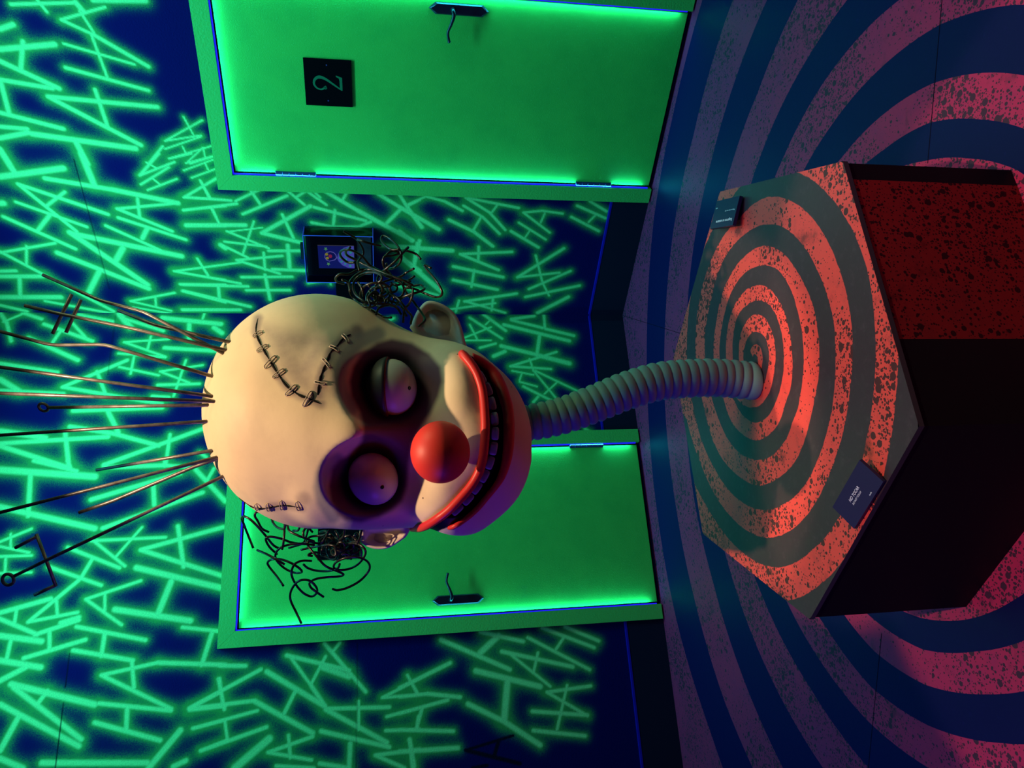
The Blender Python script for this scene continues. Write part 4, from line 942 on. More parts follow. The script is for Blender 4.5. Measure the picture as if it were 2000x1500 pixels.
grey = np.where(front, .8 * np.maximum(1 - sst(poly_d(RIM), 7, 22), 1 - sst(poly_d(RIM2), 7, 21)), 0)
CREASE_SHADE = [(836, 1016), (876, 984), (902, 956), (920, 930), (930, 905)]  # cheek crease shading painted in as grey lines
CREASE_SHADE2 = [(934, 800), (930, 775), (922, 750), (910, 725)]
grey = np.maximum(grey, np.where(front, .45 * np.maximum(1 - sst(poly_d(CREASE_SHADE), 2, 12), 1 - sst(poly_d(CREASE_SHADE2), 2, 12)), 0))
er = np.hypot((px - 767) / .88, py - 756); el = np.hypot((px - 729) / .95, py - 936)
ring = np.where(front, np.maximum(1 - sst(er, 58, 82), 1 - sst(el, 56, 78)), 0)  # black rings round the eyeballs, painting in the recess shade
band = np.minimum(px - np.interp(py, [q[1] for q in UP_LIP[::-1]], [q[0] for q in UP_LIP[::-1]]), np.interp(py, [q[1] for q in LO_LIP[::-1]], [q[0] for q in LO_LIP[::-1]]) - px)
ring = np.maximum(ring, np.where((Vh[:, 2] > -.1) & (py > 694) & (py < 1038), sst(band, -3, 2), 0))  # band between the lips blackened to stand for the dark mouth hollow
SCAR_A = [(504, 622), (500, 648), (508, 670), (517, 687), (527, 704), (542, 729), (561, 755), (585, 772), (604, 779), (627, 789)]
SCAR_B = [(685, 653), (672, 660), (657, 677), (645, 689), (638, 708), (629, 728), (624, 745), (620, 772)]
SCAR_C = [(466, 971), (490, 988), (508, 993), (527, 991), (551, 987), (568, 988), (590, 992)]
vpatch = sdpoly(SCAR_A + SCAR_B[::-1])
stain = np.where(front, np.maximum.reduce([.75 * (1 - sst(poly_d(SCAR_A), 2, 16)), .85 * (1 - sst(poly_d(SCAR_B), 3, 20)), .55 * (1 - sst(poly_d(SCAR_C[3:]), 3, 14)), 0.8 * sst(-vpatch, -10, 40) * (1 - sst(-vpatch, 20, 60) * .3)]), 0)
stain = np.maximum(stain, np.where(front, .9 * (1 - sst(np.hypot(px - 696, py - 648), 6, 22)), 0))
stain = np.maximum(stain, np.where(front, .6 * (1 - sst(np.hypot(px - 592, py - 975), 5, 22)), 0))
for nme, arr in (('makeup_shade', makeup_shade), ('grey', grey), ('ring', ring), ('stain', stain)):
    a_ = head.data.attributes.new(nme, 'FLOAT', 'POINT'); a_.data.foreach_set('value', arr.astype(np.float32))

# scars: black groove line and loops of cord across it
def scar(line, ties, name_label):
    P = smooth_line([hit(x, y, .0005)[0] for x, y in line], 4)
    t = np.linspace(0, 1, len(P))
    m = MB(); m.tube(P, .0019 * (1 + .45 * np.sin(t * 41)) * np.minimum(1, np.minimum(t, 1 - t) * 12 + .2), 6)
    root = m.build('scar_seam', M['scar'], head, True); root['label'] = name_label
    for (x1, y1, x2, y2) in ties:
        dx, dy = x2 - x1, y2 - y1; L = math.hypot(dx, dy); nx, ny = -dy / L, dx / L
        w = 2.3
        pts = [(x1, y1, .000), (x1 + dx * .12 + nx * w, y1 + dy * .12 + ny * w, .003), (x1 + dx * .5 + nx * w, y1 + dy * .5 + ny * w, .0045), (x2 - dx * .12 + nx * w, y2 - dy * .12 + ny * w, .003), (x2, y2, 0.),
               (x2 - dx * .12 - nx * w, y2 - dy * .12 - ny * w, .003), (x1 + dx * .5 - nx * w, y1 + dy * .5 - ny * w, .0045), (x1 + dx * .12 - nx * w, y1 + dy * .12 - ny * w, .003), (x1, y1, .000)]
        m = MB(); m.tube(smooth_line([hit(a, b, c)[0] for a, b, c in pts], 4), .0013, 6)
        m.build('stitch', M['stitch'], head, True)
sc_ = lambda l: [(380 + a / 4.688, 540 + b / 4.688, 380 + c / 4.688, 540 + d / 4.688) for a, b, c, d in l]
scar(SCAR_A, sc_([(538, 558, 622, 508), (572, 692, 672, 632), (642, 842, 745, 730), (716, 930, 824, 852), (834, 1092, 932, 996), (996, 1192, 1074, 1052)]), 'black scar groove on the forehead')
scar(SCAR_B, sc_([(1350, 535, 1408, 606), (1236, 640, 1322, 686), (1174, 752, 1240, 836), (1098, 964, 1200, 990)]), 'black scar groove above the eye')
scar(SCAR_C, [(500, 983, 505, 995), (522, 983, 527, 997), (549, 977, 552, 995), (580, 979, 586, 996)], 'black scar groove at the temple')

# eyes
def basis(n):
    n = n / np.linalg.norm(n); r = np.cross(UPV, n); r /= np.linalg.norm(r)
    return r, np.cross(n, r), n
def eyeball(x, y, rpx_v, rpx_h, t, roll, pupil):
    p = hd(x, y, t); f = 1 - t / HD
    c = h2w(p); rv, rh = rpx_v * KPX * f, rpx_h * KPX * f
    ca, sa = math.cos(roll), math.sin(roll)
    A = (RIGHT * ca + UPV * sa); B = (-RIGHT * sa + UPV * ca)
    rt = (rv + rh) / 2
    m = MB(); m.ellipsoid(c, (A * rh, B * rv, -FWD * rt), 48, 32)
    e = m.build('eyeball', M['eye'], clown, True)
    # pupil: small disc lying on the ball
    d = ray(*pupil); q = CAM - c
    Mx = np.stack([A / rh, B / rv, -FWD / rt]); dd, qq = Mx @ d, Mx @ q
    aa, bb, cc = dd @ dd, dd @ qq, qq @ qq - 1
    s = (-bb - math.sqrt(bb * bb - aa * cc)) / aa
    P = CAM + d * s; n = Mx.T @ (Mx @ (P - c)); r_, u_, n = basis(n)
    m = MB(); m.ellipsoid(P, (r_ * .0049, u_ * .0049, n * .0016), 20, 10)
    m.build('pupil', M['pupil'], e, True)
    return e, c, (A, B, rh, rv, rt)
eR, cR, gR = eyeball(767, 757, 47, 56, .180, 0.12, (799.6, 758))
eL, cL, gL = eyeball(729, 935, 47, 52, .188, .55, (746.6, 951.6))
# half closed upper lid over the eye on the viewer's right
def eyelid(c, g, tilt, k=1.055):
    A, B, rh, rv, rt = g
    Bt = B * math.cos(tilt) - A * math.sin(tilt); At = A * math.cos(tilt) + B * math.sin(tilt)
    V = []; F = []; nu, nv = 40, 14
    for j in range(nv + 1):
        # from the crown of the ball down to the lid edge
        el = math.pi / 2 - (math.pi / 2 - R_(9)) * j / nv
        for i in range(nu + 1):
            az = math.pi * (-.08 + 1.16 * i / nu)
            q = At * rh * math.cos(az) * math.cos(el) + Bt * rv * math.sin(el) - FWD * rt * math.sin(az) * math.cos(el)
            V.append(c + q * k)
    for j in range(nv):
        for i in range(nu):
            a = j * (nu + 1) + i
            F.append((a, a + 1, a + nu + 2, a + nu + 1))
    o = new_obj('eyelid', V, F, M['lid_skin'], clown, True)
    md = o.modifiers.new('thick', 'SOLIDIFY'); md.thickness = .004; md.offset = 1
    e = MB(); e.tube([V[nv * (nu + 1) + i] for i in range(nu + 1)], .0028, 8)
    e.build('lid_margin', M['lid_edge'], o, True)
eyelid(cR, gR, -.10)

# nose
m = MB(); nf = 1 - .335 / HD
m.ellipsoid(h2w(hd(860, 883, .335)), (RIGHT * 61 * KPX * nf, UPV * 58 * KPX * nf, FWD * 60 * KPX * nf), 64, 40)
nose = m.build('nose', M['red_gloss'], clown, True); nose['label'] = 'round red ball nose'

# lips: rolls of red lying along the mouth slot
def lip(line, r0, name, mt, lift=.0, off=0):
    P = smooth_line([hit(x, y)[0] + 0 for x, y in line], 5)
    return P
def lip_surface(line):
    """shell points beside the slot, so the roll does not fall into it"""
    out = []
    for x, y, dx, dy in line:
        out.append(hit(x + dx, y + dy)[0] + (at(x, y, HD) - at(x + dx, y + dy, HD)) * .86)
    return np.array(out)
def lip_line(L, side):
    out = []
    n = len(L)
    for i, (x, y) in enumerate(L):
        x0, y0 = L[max(0, i - 1)]; x1, y1 = L[min(n - 1, i + 1)]
        tx, ty = x1 - x0, y1 - y0; l = math.hypot(tx, ty)
        nx, ny = -ty / l, tx / l                     # towards smaller x = up the face for the upper lip
        if (nx < 0) != (side < 0): nx, ny = -nx, -ny
        out.append((x, y, nx * 8, ny * 8))
    return out
def taper(n, r, e0=.35, e1=.35):
    t = np.linspace(0, 1, n)
    return r * np.minimum(1, np.minimum(e0 + t * 9, e1 + (1 - t) * 9))
P = smooth_line(lip_surface(lip_line(UP_LIP, -1)), 5)
m = MB(); m.tube(P, taper(len(P), .0105, .7, .8), 14); m.build('upper_lip', M['lip'], clown, True)
P2 = smooth_line(lip_surface(lip_line(LO_LIP, 1)), 5)
P2 = P2 - FWD[None, :] * np.interp(np.linspace(0, 1, len(P2)), [0, .4, .7, 1], [.012, .012, .008, .010])[:, None]
m = MB(); m.tube(P2, np.interp(np.linspace(0, 1, len(P2)), [0, .15, .35, .55, .8, 1], [.004, .006, .0075, .013, .0145, .008]), 14); m.build('lower_lip', M['lip'], clown, True)

# hollow behind the teeth is part of the shell, its darkness painted; teeth hang under the upper lip
TEETH = [(940, 737), (953, 760), (961, 788), (966, 818), (967, 847), (964, 876), (957, 904), (946, 930), (931, 953), (914, 975), (893, 995)]
for i, (x, y) in enumerate(TEETH):
    x0, y0 = TEETH[max(0, i - 1)]; x1, y1 = TEETH[min(len(TEETH) - 1, i + 1)]
    tv = at(x1, y1, 1.75) - at(x0, y0, 1.75); tv /= np.linalg.norm(tv)
    up_ = (P[int((1 - i / (len(TEETH) - 1)) * (len(P) - 1) * .86 + len(P) * .07)])
    k = np.argmin(np.abs(project(P)[1] - y)); dep = (P[k] - CAM) @ FWD
    c = at(x, y, dep + .014)
    nn_ = -ray(x, y) / np.linalg.norm(ray(x, y)); tv -= nn_ * (tv @ nn_); tv /= np.linalg.norm(tv); dn = np.cross(nn_, tv)
    V = []; F = []
    nu, nv = 20, 10
    for j in range(nv + 1):
        ph = math.pi * j / nv
        for q in range(nu):
            th = 2 * math.pi * q / nu
            e_ = lambda v, p: math.copysign(abs(v) ** p, v)
            V.append(c + tv * .0155 * e_(math.sin(ph), .5) * e_(math.cos(th), .5) + dn * .0088 * e_(math.sin(ph), .5) * e_(math.sin(th), .5) + nn_ * .009 * e_(math.cos(ph), .5))
    for j in range(nv):
        for q in range(nu):
            F.append((j * nu + q, j * nu + (q + 1) % nu, (j + 1) * nu + (q + 1) % nu, (j + 1) * nu + q))
    new_obj('tooth', V, F, M['tooth'], clown, True)

# ears: cupped shells
def ear(outline, depth_out, depth_in, root_px, t_out, t_in, name='ear'):
    """outline px from top root round the rim to the bottom root"""
    O = smooth_line([list(q) for q in outline], 5)
    c = np.mean(O, axis=0)
    rootc = np.array(root_px, float)
    n = len(O); V = []; F = []
    rings = [(1.0, 0.0, -.012), (1.0, 0, .004), (.95, 0, .011), (.86, 0, .012), (.76, 0, .004), (.60, 0, -.012), (.35, 0, -.026), (.0, 0, -.030)]
    for k, _, dt in rings:
        for q in O:
            p = rootc + (q - rootc) * 1.0
            m_ = c + (q - c) * k
            far = min(1, np.linalg.norm(m_ - rootc) / 70)
            V.append(h2w(hd(m_[0], m_[1], t_in + (t_out - t_in) * far + dt)))
    nr = len(rings)
    for j in range(nr - 1):
        for i in range(n - 1):
            F.append((j * n + i, j * n + i + 1, (j + 1) * n + i + 1, (j + 1) * n + i))
        F.append((j * n + n - 1, j * n, (j + 1) * n, (j + 1) * n + n - 1))
    # back of the ear
    F.append(tuple(range(n)))
    o = new_obj(name, V, F, M['skin_ear'], clown, True)
    return o
M['skin_ear'] = mat('clown_ear_skin', (.72, .60, .47), .45, .3, bump=(40, .1, .003), vary=(9, (.52, .40, .34), .45, .75))
ear([(800, 640), (812, 612), (822, 598), (832, 589), (846, 588), (864, 594), (880, 604), (893, 619), (902, 640), (908, 664), (912, 684), (895, 690), (850, 675), (815, 660)], 0, 0, (860, 680), -.07, -.02)
ear([(702, 1030), (703, 1050), (706, 1060), (716, 1067), (731, 1072), (748, 1072.6), (764, 1068), (780, 1058), (794, 1047), (800, 1030), (780, 1015), (740, 1010)], 0, 0, (752, 1020), -.05, -.01)

# neck: corrugated hose from the lid up into the chin
NK = [(1476, 743, None), (1455, 741, .05), (1420, 739, .1), (1370, 738, .25), (1292, 744, .42), (1227, 762, .58), (1162, 788, .72), (1097, 812, .86), (1032, 826, 1.0), (985, 832, 1.05)]
d0 = (t_base - CAM) @ FWD
PN = [t_base, t_base + [0, 0, .02]] + [at(x, y, d0 + (HD + .03 - d0) * k) for x, y, k in NK[2:]]
NL = smooth_line(PN, 40)
seg = np.concatenate([[0], np.cumsum(np.linalg.norm(np.diff(NL, axis=0), axis=1))])
Lt = seg[-1]; ns_ = 29 * 10
ss = np.linspace(0, Lt, ns_)
NP = np.stack([np.interp(ss, seg, NL[:, i]) for i in range(3)], 1)
R0 = np.interp(ss / Lt, [0, .5, 1], [.0525, .0525, .0485])
u = (np.arange(ns_) % 10) / 10
RR = R0 * (.87 + .13 * np.abs(np.sin(np.pi * u)) ** .55)
m = MB(); m.tube(NP, RR, 40, cap=False)
for q in m.v: q[2] = max(q[2], HEX_H + .0009)
m.build('corrugated_neck', M['neck'], clown, True)['label'] = 'grey ribbed hose neck'

# steel rods standing out of the crown
def rod(pts, tb, tt, r=.0036, ext=0.0, surf=True):
    """pts from the tip to the root; tt/tb: how far in front of the centre plane tip and root stand"""
    n = len(pts); L = [0]
    for (x0, y0), (x1, y1) in zip(pts[:-1], pts[1:]): L.append(L[-1] + math.hypot(x1 - x0, y1 - y0))
    root = hit(*pts[-1])[0] if surf else h2w(hd(*pts[-1], tb))
    tr = (root - HC) @ AX[2]
    P = [h2w(hd(x, y, tt + (tr - tt) * L[i] / L[-1])) for i, (x, y) in enumerate(pts)]
    P[-1] = root + (root - P[-2]) / np.linalg.norm(root - P[-2]) * .012
    if ext: P[0] = P[0] + (P[0] - P[1]) / np.linalg.norm(P[0] - P[1]) * ext
    return P, tr
def add_rod(P, r=.0043):
    # sharp bends, one short arc at each
    Q = [P[0]]
    for i in range(1, len(P) - 1):
        a, b = P[i - 1] - P[i], P[i + 1] - P[i]
        k = .018
        Q += [P[i] + a / np.linalg.norm(a) * k, P[i] + (a / np.linalg.norm(a) + b / np.linalg.norm(b)) * k * .25, P[i] + b / np.linalg.norm(b) * k]
    Q.append(P[-1])
    m = MB(); m.tube(np.array(Q), r, 10); return m.build('steel_rod', M['rod'], clown, True)
RODS = [([(84, 537), (196, 587), (280, 608.5), (436, 690)], .06, 0), ([(49, 597), (117, 613), (252, 640), (441, 684)], .10, 0), ([(231, 606), (303, 635), (448, 668)], .06, 0),
        ([(-8, 645), (100, 674), (205, 672.7), (415, 735)], .12, .10), ([(0, 717), (414, 774)], .10, .15), ([(0, 768), (418, 784)], .14, .15), ([(96, 796), (406, 791)], .02, 0),
        ([(0, 850), (404, 823)], .0, .15), ([(189, 918), (414, 880)], -.06, 0), ([(0, 1001), (424, 893)], .08, .15), ([(155, 1001), (222, 978), (378, 912), (424, 896)], .12, 0), ([(29, 1124.5), (93, 1093), (436, 930)], .03, 0)]
RO = []
for pts, tt, ext in RODS:
    P, tr = rod(pts, 0, tt, ext=ext)
    RO.append((add_rod(P), P, tt, tr))
# cross bars and rings
def bar(rod_i, segs, tt, r=.0043):
    for (x0, y0, x1, y1) in segs:
        m = MB(); m.tube([h2w(hd(x0, y0, tt)), h2w(hd(x1, y1, tt))], r, 10); m.build('cross_bar', M['rod'], RO[rod_i][0], True)
bar(1, [(140, 574.5, 102.7, 652), (158, 585, 129, 649.5)], .104)
bar(11, [(71, 1043, 109.5, 1145), (72, 1048, 30, 1070), (108.5, 1143, 67.5, 1162)], .036)
for ri, (x, y, R, r, tt, a) in ((6, (85, 795.5, .0115, .0036, .02, .5)), (11, (16, 1132, .0145, .0042, .03, .1))):
    m = MB(); c = h2w(hd(x, y, tt)); A = RIGHT * math.cos(a) - FWD * math.sin(a)
    m.torus(c, A, UPV, R, r, 32, 10); m.build('eye_ring', M['rod'], RO[ri][0], True)

# wire hair
def wires(L, ox, oy, s, root, t0, amp, seed):
    rnd = random.Random(seed)
    for i, line in enumerate(L):
        n = len(line); ph = rnd.uniform(0, 6.28); base = t0 + rnd.uniform(-.5, .5) * amp
        P = []
        for j, (x, y) in enumerate(line):
            X, Y = ox + x / s, oy + y / s
            t_ = base + amp * math.sin(ph + j * .8)
            dv = ray(X, Y); loc = tree.ray_cast(Vector(CAM), Vector(dv / np.linalg.norm(dv)))[0]
            if loc is not None:
                ts = (np.array(loc) - HC) @ AX[2] + .008
                t_ = ts if (root is tr_ and Y > 612) else max(t_, min(ts, t_ + .10) if root is tr_ else t_)
            P.append(h2w(hd(X, Y, t_)))
        m = MB(); Q = smooth_line(P, 6); m.tube(Q, .0031, 8)
        m.build('hair_wire', M['wire'], root, True)
HR = [[(615, 175), (700, 222), (765, 268), (820, 350), (830, 420), (800, 470), (770, 520), (790, 600)],
[(690, 350), (642, 395), (660, 440), (760, 492), (860, 545), (960, 592), (1100, 650), (1250, 702), (1370, 762)],
[(740, 515), (660, 512), (592, 455), (580, 405), (630, 376), (720, 390), (820, 450), (900, 540), (1000, 602), (1120, 645)],
[(1020, 335), (920, 312), (830, 285), (765, 268)],
[(1225, 370), (1140, 376), (1062, 322), (1025, 262), (1050, 226), (1120, 258), (1190, 320), (1228, 380), (1245, 450), (1220, 530), (1150, 578), (1110, 582)],
[(1320, 350), (1250, 422), (1180, 500), (1080, 582), (1038, 622), (1080, 662), (1200, 700), (1345, 722)],
[(1320, 348), (1240, 410), (1150, 440), (1062, 452), (1045, 520), (1080, 602), (1140, 660), (1250, 740), (1355, 772)],
[(1455, 480), (1400, 422), (1300, 390), (1240, 402), (1130, 395), (1062, 452)],
[(1570, 578), (1495, 545), (1520, 592), (1580, 660), (1642, 742), (1686, 830), (1670, 878), (1600, 886), (1480, 842), (1380, 800), (1290, 790)],
[(1380, 580), (1300, 622), (1230, 672), (1120, 702), (960, 762)],
[(1390, 660), (1330, 702), (1200, 762), (1130, 738)],
[(1370, 770), (1450, 758), (1496, 792), (1470, 820), (1380, 850), (1280, 882), (1220, 930), (1190, 975)],
[(1430, 1210), (1500, 1142), (1470, 1070), (1420, 1002), (1370, 930), (1310, 860), (1286, 812), (1310, 780), (1362, 800)],
[(1345, 1180), (1356, 1100), (1310, 1042), (1260, 970), (1200, 900), (1130, 852), (1050, 782)],
[(1262, 1170), (1270, 1080), (1280, 1020), (1330, 960), (1362, 880), (1370, 800)],
[(1245, 1080), (1200, 1012), (1120, 970), (1000, 962), (880, 952), (800, 910), (740, 850), (720, 760), (762, 680), (850, 632), (950, 622), (1020, 652), (1030, 700), (980, 742)],
[(1135, 1112), (1040, 1102), (930, 1040), (840, 962), (800, 880), (820, 800), (880, 752), (980, 735), (1080, 760), (1130, 820), (1110, 882), (1050, 930), (970, 922), (950, 862)],
[(600, 700), (670, 742), (690, 850), (740, 922), (830, 990), (930, 990), (985, 950)],
[(625, 745), (548, 726), (532, 680), (580, 642), (680, 640), (762, 600), (880, 590), (1000, 642)],
[(836, 885), (815, 792), (772, 730)], [(970, 1080), (985, 1030), (1010, 1005), (1075, 980)],
[(870, 970), (868, 880), (920, 800), (982, 770), (1080, 782)], [(1300, 1095), (1250, 1002), (1180, 950), (1100, 930)],
[(690, 825), (680, 742), (720, 680), (802, 622), (900, 588), (1000, 622)],
[(1135, 655), (1090, 590), (1080, 520)], [(1010, 830), (1060, 790), (1100, 840), (1060, 880), (1010, 870)], [(1030, 900), (960, 830), (880, 900), (905, 980), (880, 1000)]]
HL = [[(303, 612), (250, 482), (200, 352), (178, 290), (210, 270), (280, 310), (360, 390), (440, 482), (520, 580), (592, 622)],
[(470, 440), (400, 402), (352, 320), (320, 260), (350, 220), (425, 242), (520, 280)], [(500, 270), (520, 340), (570, 392), (640, 402), (650, 340)],
[(645, 330), (640, 450), (630, 560), (618, 625)], [(348, 636), (450, 680), (560, 740), (645, 792)],
[(562, 680), (480, 602), (440, 520), (480, 490), (600, 510), (720, 552), (840, 560), (880, 480), (905, 380)],
[(630, 1022), (560, 922), (480, 820), (460, 770), (510, 735), (620, 740), (740, 790), (822, 850), (820, 880), (740, 878), (640, 830), (560, 752), (545, 680), (600, 610), (720, 572), (860, 570), (965, 580)],
[(825, 1430), (770, 1312), (710, 1182), (710, 1090), (760, 1002), (830, 960), (920, 970), (990, 1042), (990, 1100), (940, 1138), (860, 1110), (790, 1042), (740, 962), (718, 880), (750, 792), (830, 752), (935, 752)],
[(1065, 1142), (990, 1090), (930, 1042), (915, 992), (980, 950), (1100, 930), (1240, 920), (1280, 895), (1180, 850), (1080, 802), (980, 690), (900, 592), (880, 530), (930, 490), (1010, 480), (1080, 470), (1135, 420)],
[(1165, 1058), (1220, 1070), (1330, 1042), (1460, 970), (1550, 872), (1566, 800), (1520, 742), (1420, 710), (1300, 722), (1200, 770), (1178, 822), (1230, 850), (1340, 840), (1440, 790), (1510, 702), (1520, 640), (1480, 590), (1400, 560), (1300, 572), (1210, 602)],
[(825, 632), (920, 610), (1030, 590), (1130, 580), (1200, 602), (1220, 680), (1180, 740), (1080, 702), (1000, 680)], [(690, 612), (800, 580), (905, 548)],
[(848, 790), (900, 832), (1000, 860), (1130, 862), (1220, 830), (1242, 785)], [(675, 365), (700, 430), (800, 482), (850, 500), (965, 542)], [(660, 360), (720, 342), (800, 370), (790, 422), (735, 425)],
[(1482, 405), (1460, 500), (1435, 555)], [(1292, 405), (1285, 480), (1240, 520), (1195, 500)], [(1130, 420), (1080, 510), (1020, 562), (900, 540)], [(848, 495), (850, 430), (892, 390), (945, 438)],
[(1392, 600), (1330, 622), (1255, 665)], [(1025, 440), (1080, 430), (1115, 442)], [(1455, 540), (1360, 540), (1300, 495)], [(945, 700), (900, 690), (960, 660), (1040, 672), (1130, 690), (1225, 742)],
[(1050, 640), (1060, 600), (1040, 680), (1070, 690)], [(1150, 640), (1190, 620), (1200, 690), (1160, 680), (1150, 640)]]
tr_ = empty('hair_tuft', hit(735, 625)[0], clown); tr_['label'] = 'tangled black wire tuft above the ear by the display case'
tl_ = empty('hair_tuft', hit(660, 1030)[0], clown); tl_['label'] = 'tangled black wire tuft in front of the left door'
wires(HR, 560, 420, 5.5556, tr_, .03, .03, 3)
wires(HL, 440, 960, 5.5556, tl_, -.03, .035, 5)

def tangle(cx, cy, rx, ry, n, root, t0, amp, seed):
    rnd = random.Random(seed)
    for i in range(n):
        x, y = cx + rnd.uniform(-.6, .6) * rx, cy + rnd.uniform(-.6, .6) * ry
        a = rnd.uniform(0, 6.28); turn = rnd.choice((-1, 1)) * rnd.uniform(.5, 1.0); L = rnd.uniform(6, 10)
        P = []; t = t0 + rnd.uniform(-1, 1) * amp
        for j in range(rnd.randint(8, 13)):
            P.append(h2w(hd(x, y, t)))
            x += L * math.cos(a); y += L * math.sin(a); a += turn; t += rnd.uniform(-.012, .012); turn *= rnd.uniform(.8, 1.15)
            if abs(x - cx) > rx or abs(y - cy) > ry: a = math.atan2(cy - y, cx - x) + rnd.uniform(-.5, .5)
        m = MB(); m.tube(smooth_line(P, 5), .0031, 8); m.build('hair_wire', M['wire'], root, True)
tangle(748, 572, 42, 30, 10, tr_, .02, .03, 11)
tangle(668, 1066, 42, 22, 14, tl_, -.05, .03, 12)
# light strengths (watts)
UVR, UVL, UVN = 34, 34, 23
SPOT, SPOT_OFF, SPOT_AIM = 295, (.17, -.62, 2.28), (-.075, -2.47, 1.5)
LIDSPOT = 195
VIO, MAG, LED, SIDEL = 7.5, 1.6, 3.0, 1.6
# ================================================================== ACRYLIC DISPLAY CASE
def glass_mat():
    m = bpy.data.materials.new('clear_acrylic'); m.use_nodes = True
    nt = m.node_tree; nt.nodes.clear()
    out = nt.nodes.new('ShaderNodeOutputMaterial'); tr = nt.nodes.new('ShaderNodeBsdfTransparent'); gl = nt.nodes.new('ShaderNodeBsdfGlossy')
    mx = nt.nodes.new('ShaderNodeMixShader'); fr = nt.nodes.new('ShaderNodeFresnel'); fr.inputs['IOR'].default_value = 1.35
    tr.inputs['Color'].default_value = (.86, .90, .92, 1); gl.inputs['Roughness'].default_value = .04; gl.inputs['Color'].default_value = (.7, .7, .7, 1)
    nt.links.new(fr.outputs[0], mx.inputs[0]); nt.links.new(tr.outputs[0], mx.inputs[1]); nt.links.new(gl.outputs[0], mx.inputs[2]); nt.links.new(mx.outputs[0], out.inputs[0])
    return m
M['acrylic'] = glass_mat()
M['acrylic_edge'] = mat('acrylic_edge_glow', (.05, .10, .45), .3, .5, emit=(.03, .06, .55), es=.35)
M['mount'] = mat('black_mount_board', (.004, .004, .007), .7, .15)
M['label'] = mat('grey_label_card', (.5, .36, .28), .7, .1, vary=(8, (.25, .18, .14), .4, .7))
W_ = 'R'; d_, n_ = WALLS[W_]; Z_ = np.array([0, 0, 1.0])
cs0, cs1, cz0, cz1, cn = .262, .541, 1.457, 1.808, .095
case = tag(empty('display_case', wp(W_, (cs0 + cs1) / 2, cz0, 0)), 'clear acrylic wall case with a small framed picture beside the wire hair', 'display case')
th = .004
def panel(o, a, b, c, nm='acrylic_panel'):
    m = MB(); m.box(o, a, b, c); return m.build(nm, M['acrylic'], case)
panel(wp(W_, cs0, cz0, cn - th), d_ * (cs1 - cs0), Z_ * (cz1 - cz0), n_ * th)
panel(wp(W_, cs0, cz0, .002), d_ * th, Z_ * (cz1 - cz0), n_ * (cn - th - .002))
panel(wp(W_, cs1 - th, cz0, .002), d_ * th, Z_ * (cz1 - cz0), n_ * (cn - th - .002))
panel(wp(W_, cs0 + th, cz1 - th, .002), d_ * (cs1 - cs0 - 2 * th), Z_ * th, n_ * (cn - th - .002))
panel(wp(W_, cs0 + th, cz0, .002), d_ * (cs1 - cs0 - 2 * th), Z_ * th, n_ * (cn - th - .002))
ed = MB(); e = .0032
for s, z in ((cs0, cz0), (cs1 - e, cz0), (cs0, cz1 - e), (cs1 - e, cz1 - e)):
    ed.box(wp(W_, s, z, .002), d_ * e, Z_ * e, n_ * (cn - .002))
for s in (cs0, cs1 - e): ed.box(wp(W_, s, cz0 + e, cn), d_ * e, Z_ * (cz1 - cz0 - 2 * e), n_ * .0015)
for z in (cz0, cz1 - e): ed.box(wp(W_, cs0, z, cn), d_ * (cs1 - cs0), Z_ * e, n_ * .0015)
tag(ed.build('acrylic_edge', M['acrylic_edge'], case), 'bluish glowing acrylic edges')
# mount board with picture
pb = MB()
ps0, ps1, pz0, pz1 = cs0 + .035, cs1 - .012, cz0 + .085, cz1 - .012
pic = tag(empty('small_painting', wp(W_, (ps0 + ps1) / 2, pz0, .068)), 'small clown picture on a black mount inside the acrylic wall case', 'picture')
pb.box(wp(W_, ps0, pz0, .066), d_ * (ps1 - ps0), Z_ * (pz1 - pz0), n_ * .010); pb.build('mount_board', M['mount'], pic)
q = [wall_hit('R', x, y, .078) for x, y in ((620, 478.5), (690, 480), (692.6, 524), (624, 524))]
us0, us1 = min(v[0] for v in q), max(v[0] for v in q); uz0, uz1 = min(v[1] for v in q), max(v[1] for v in q)
def PW(fx, fy, n=0.0):
    """fx from the picture's left to right, fy from its top to bottom"""
    return wp(W_, us0 + (us1 - us0) * fx, uz1 - (uz1 - uz0) * fy, .0765 + n)
FLAT = {'ground': (.05, .045, .42), 'cloak': (.25, .20, .90), 'spot': (.10, .75, .60), 'face': (.03, .03, .28), 'outline': (.40, .28, .85), 'eye': (.95, .60, .05), 'red': (.95, .05, .15), 'tuft': (.30, .75, .25), 'brown': (.4, .22, .2)}
PM = {k: mat('picture_' + k, v, .6, .2, emit=v, es=(.10 if k in ('ground', 'face', 'brown') else .22)) for k, v in FLAT.items()}       # poster paint with a faint glow added to brighten the picture
def flat(pts, k, n, nm):
    P = [PW(a, b, n) for a, b in pts]
    o = new_obj(nm, P, [tuple(range(len(P)))], PM[k], pic); return o
def oval(cx, cy, rx, ry, k=22, a0=0.):
    return [(cx + rx * math.cos(a0 + 2 * math.pi * i / k), cy + ry * math.sin(a0 + 2 * math.pi * i / k)) for i in range(k)]
layers = MB(); mi = []; 
def lay(pts, k, n):
    b = len(layers.v); layers.add([PW(a, c, n) for a, c in pts], [tuple(range(len(pts)))]); mi.append(list(FLAT).index(k))
lay([(0, 0), (1, 0), (1, 1), (0, 1)], 'ground', 0)
lay([(0.97, 0), (1, 0), (1, 1), (.97, 1)], 'brown', .0002)
lay([(.02, 1), (.03, .82), (.14, .66), (.30, .56), (.46, .52), (.62, .55), (.78, .62), (.90, .72), (.97, .86), (.97, 1)], 'cloak', .0003)
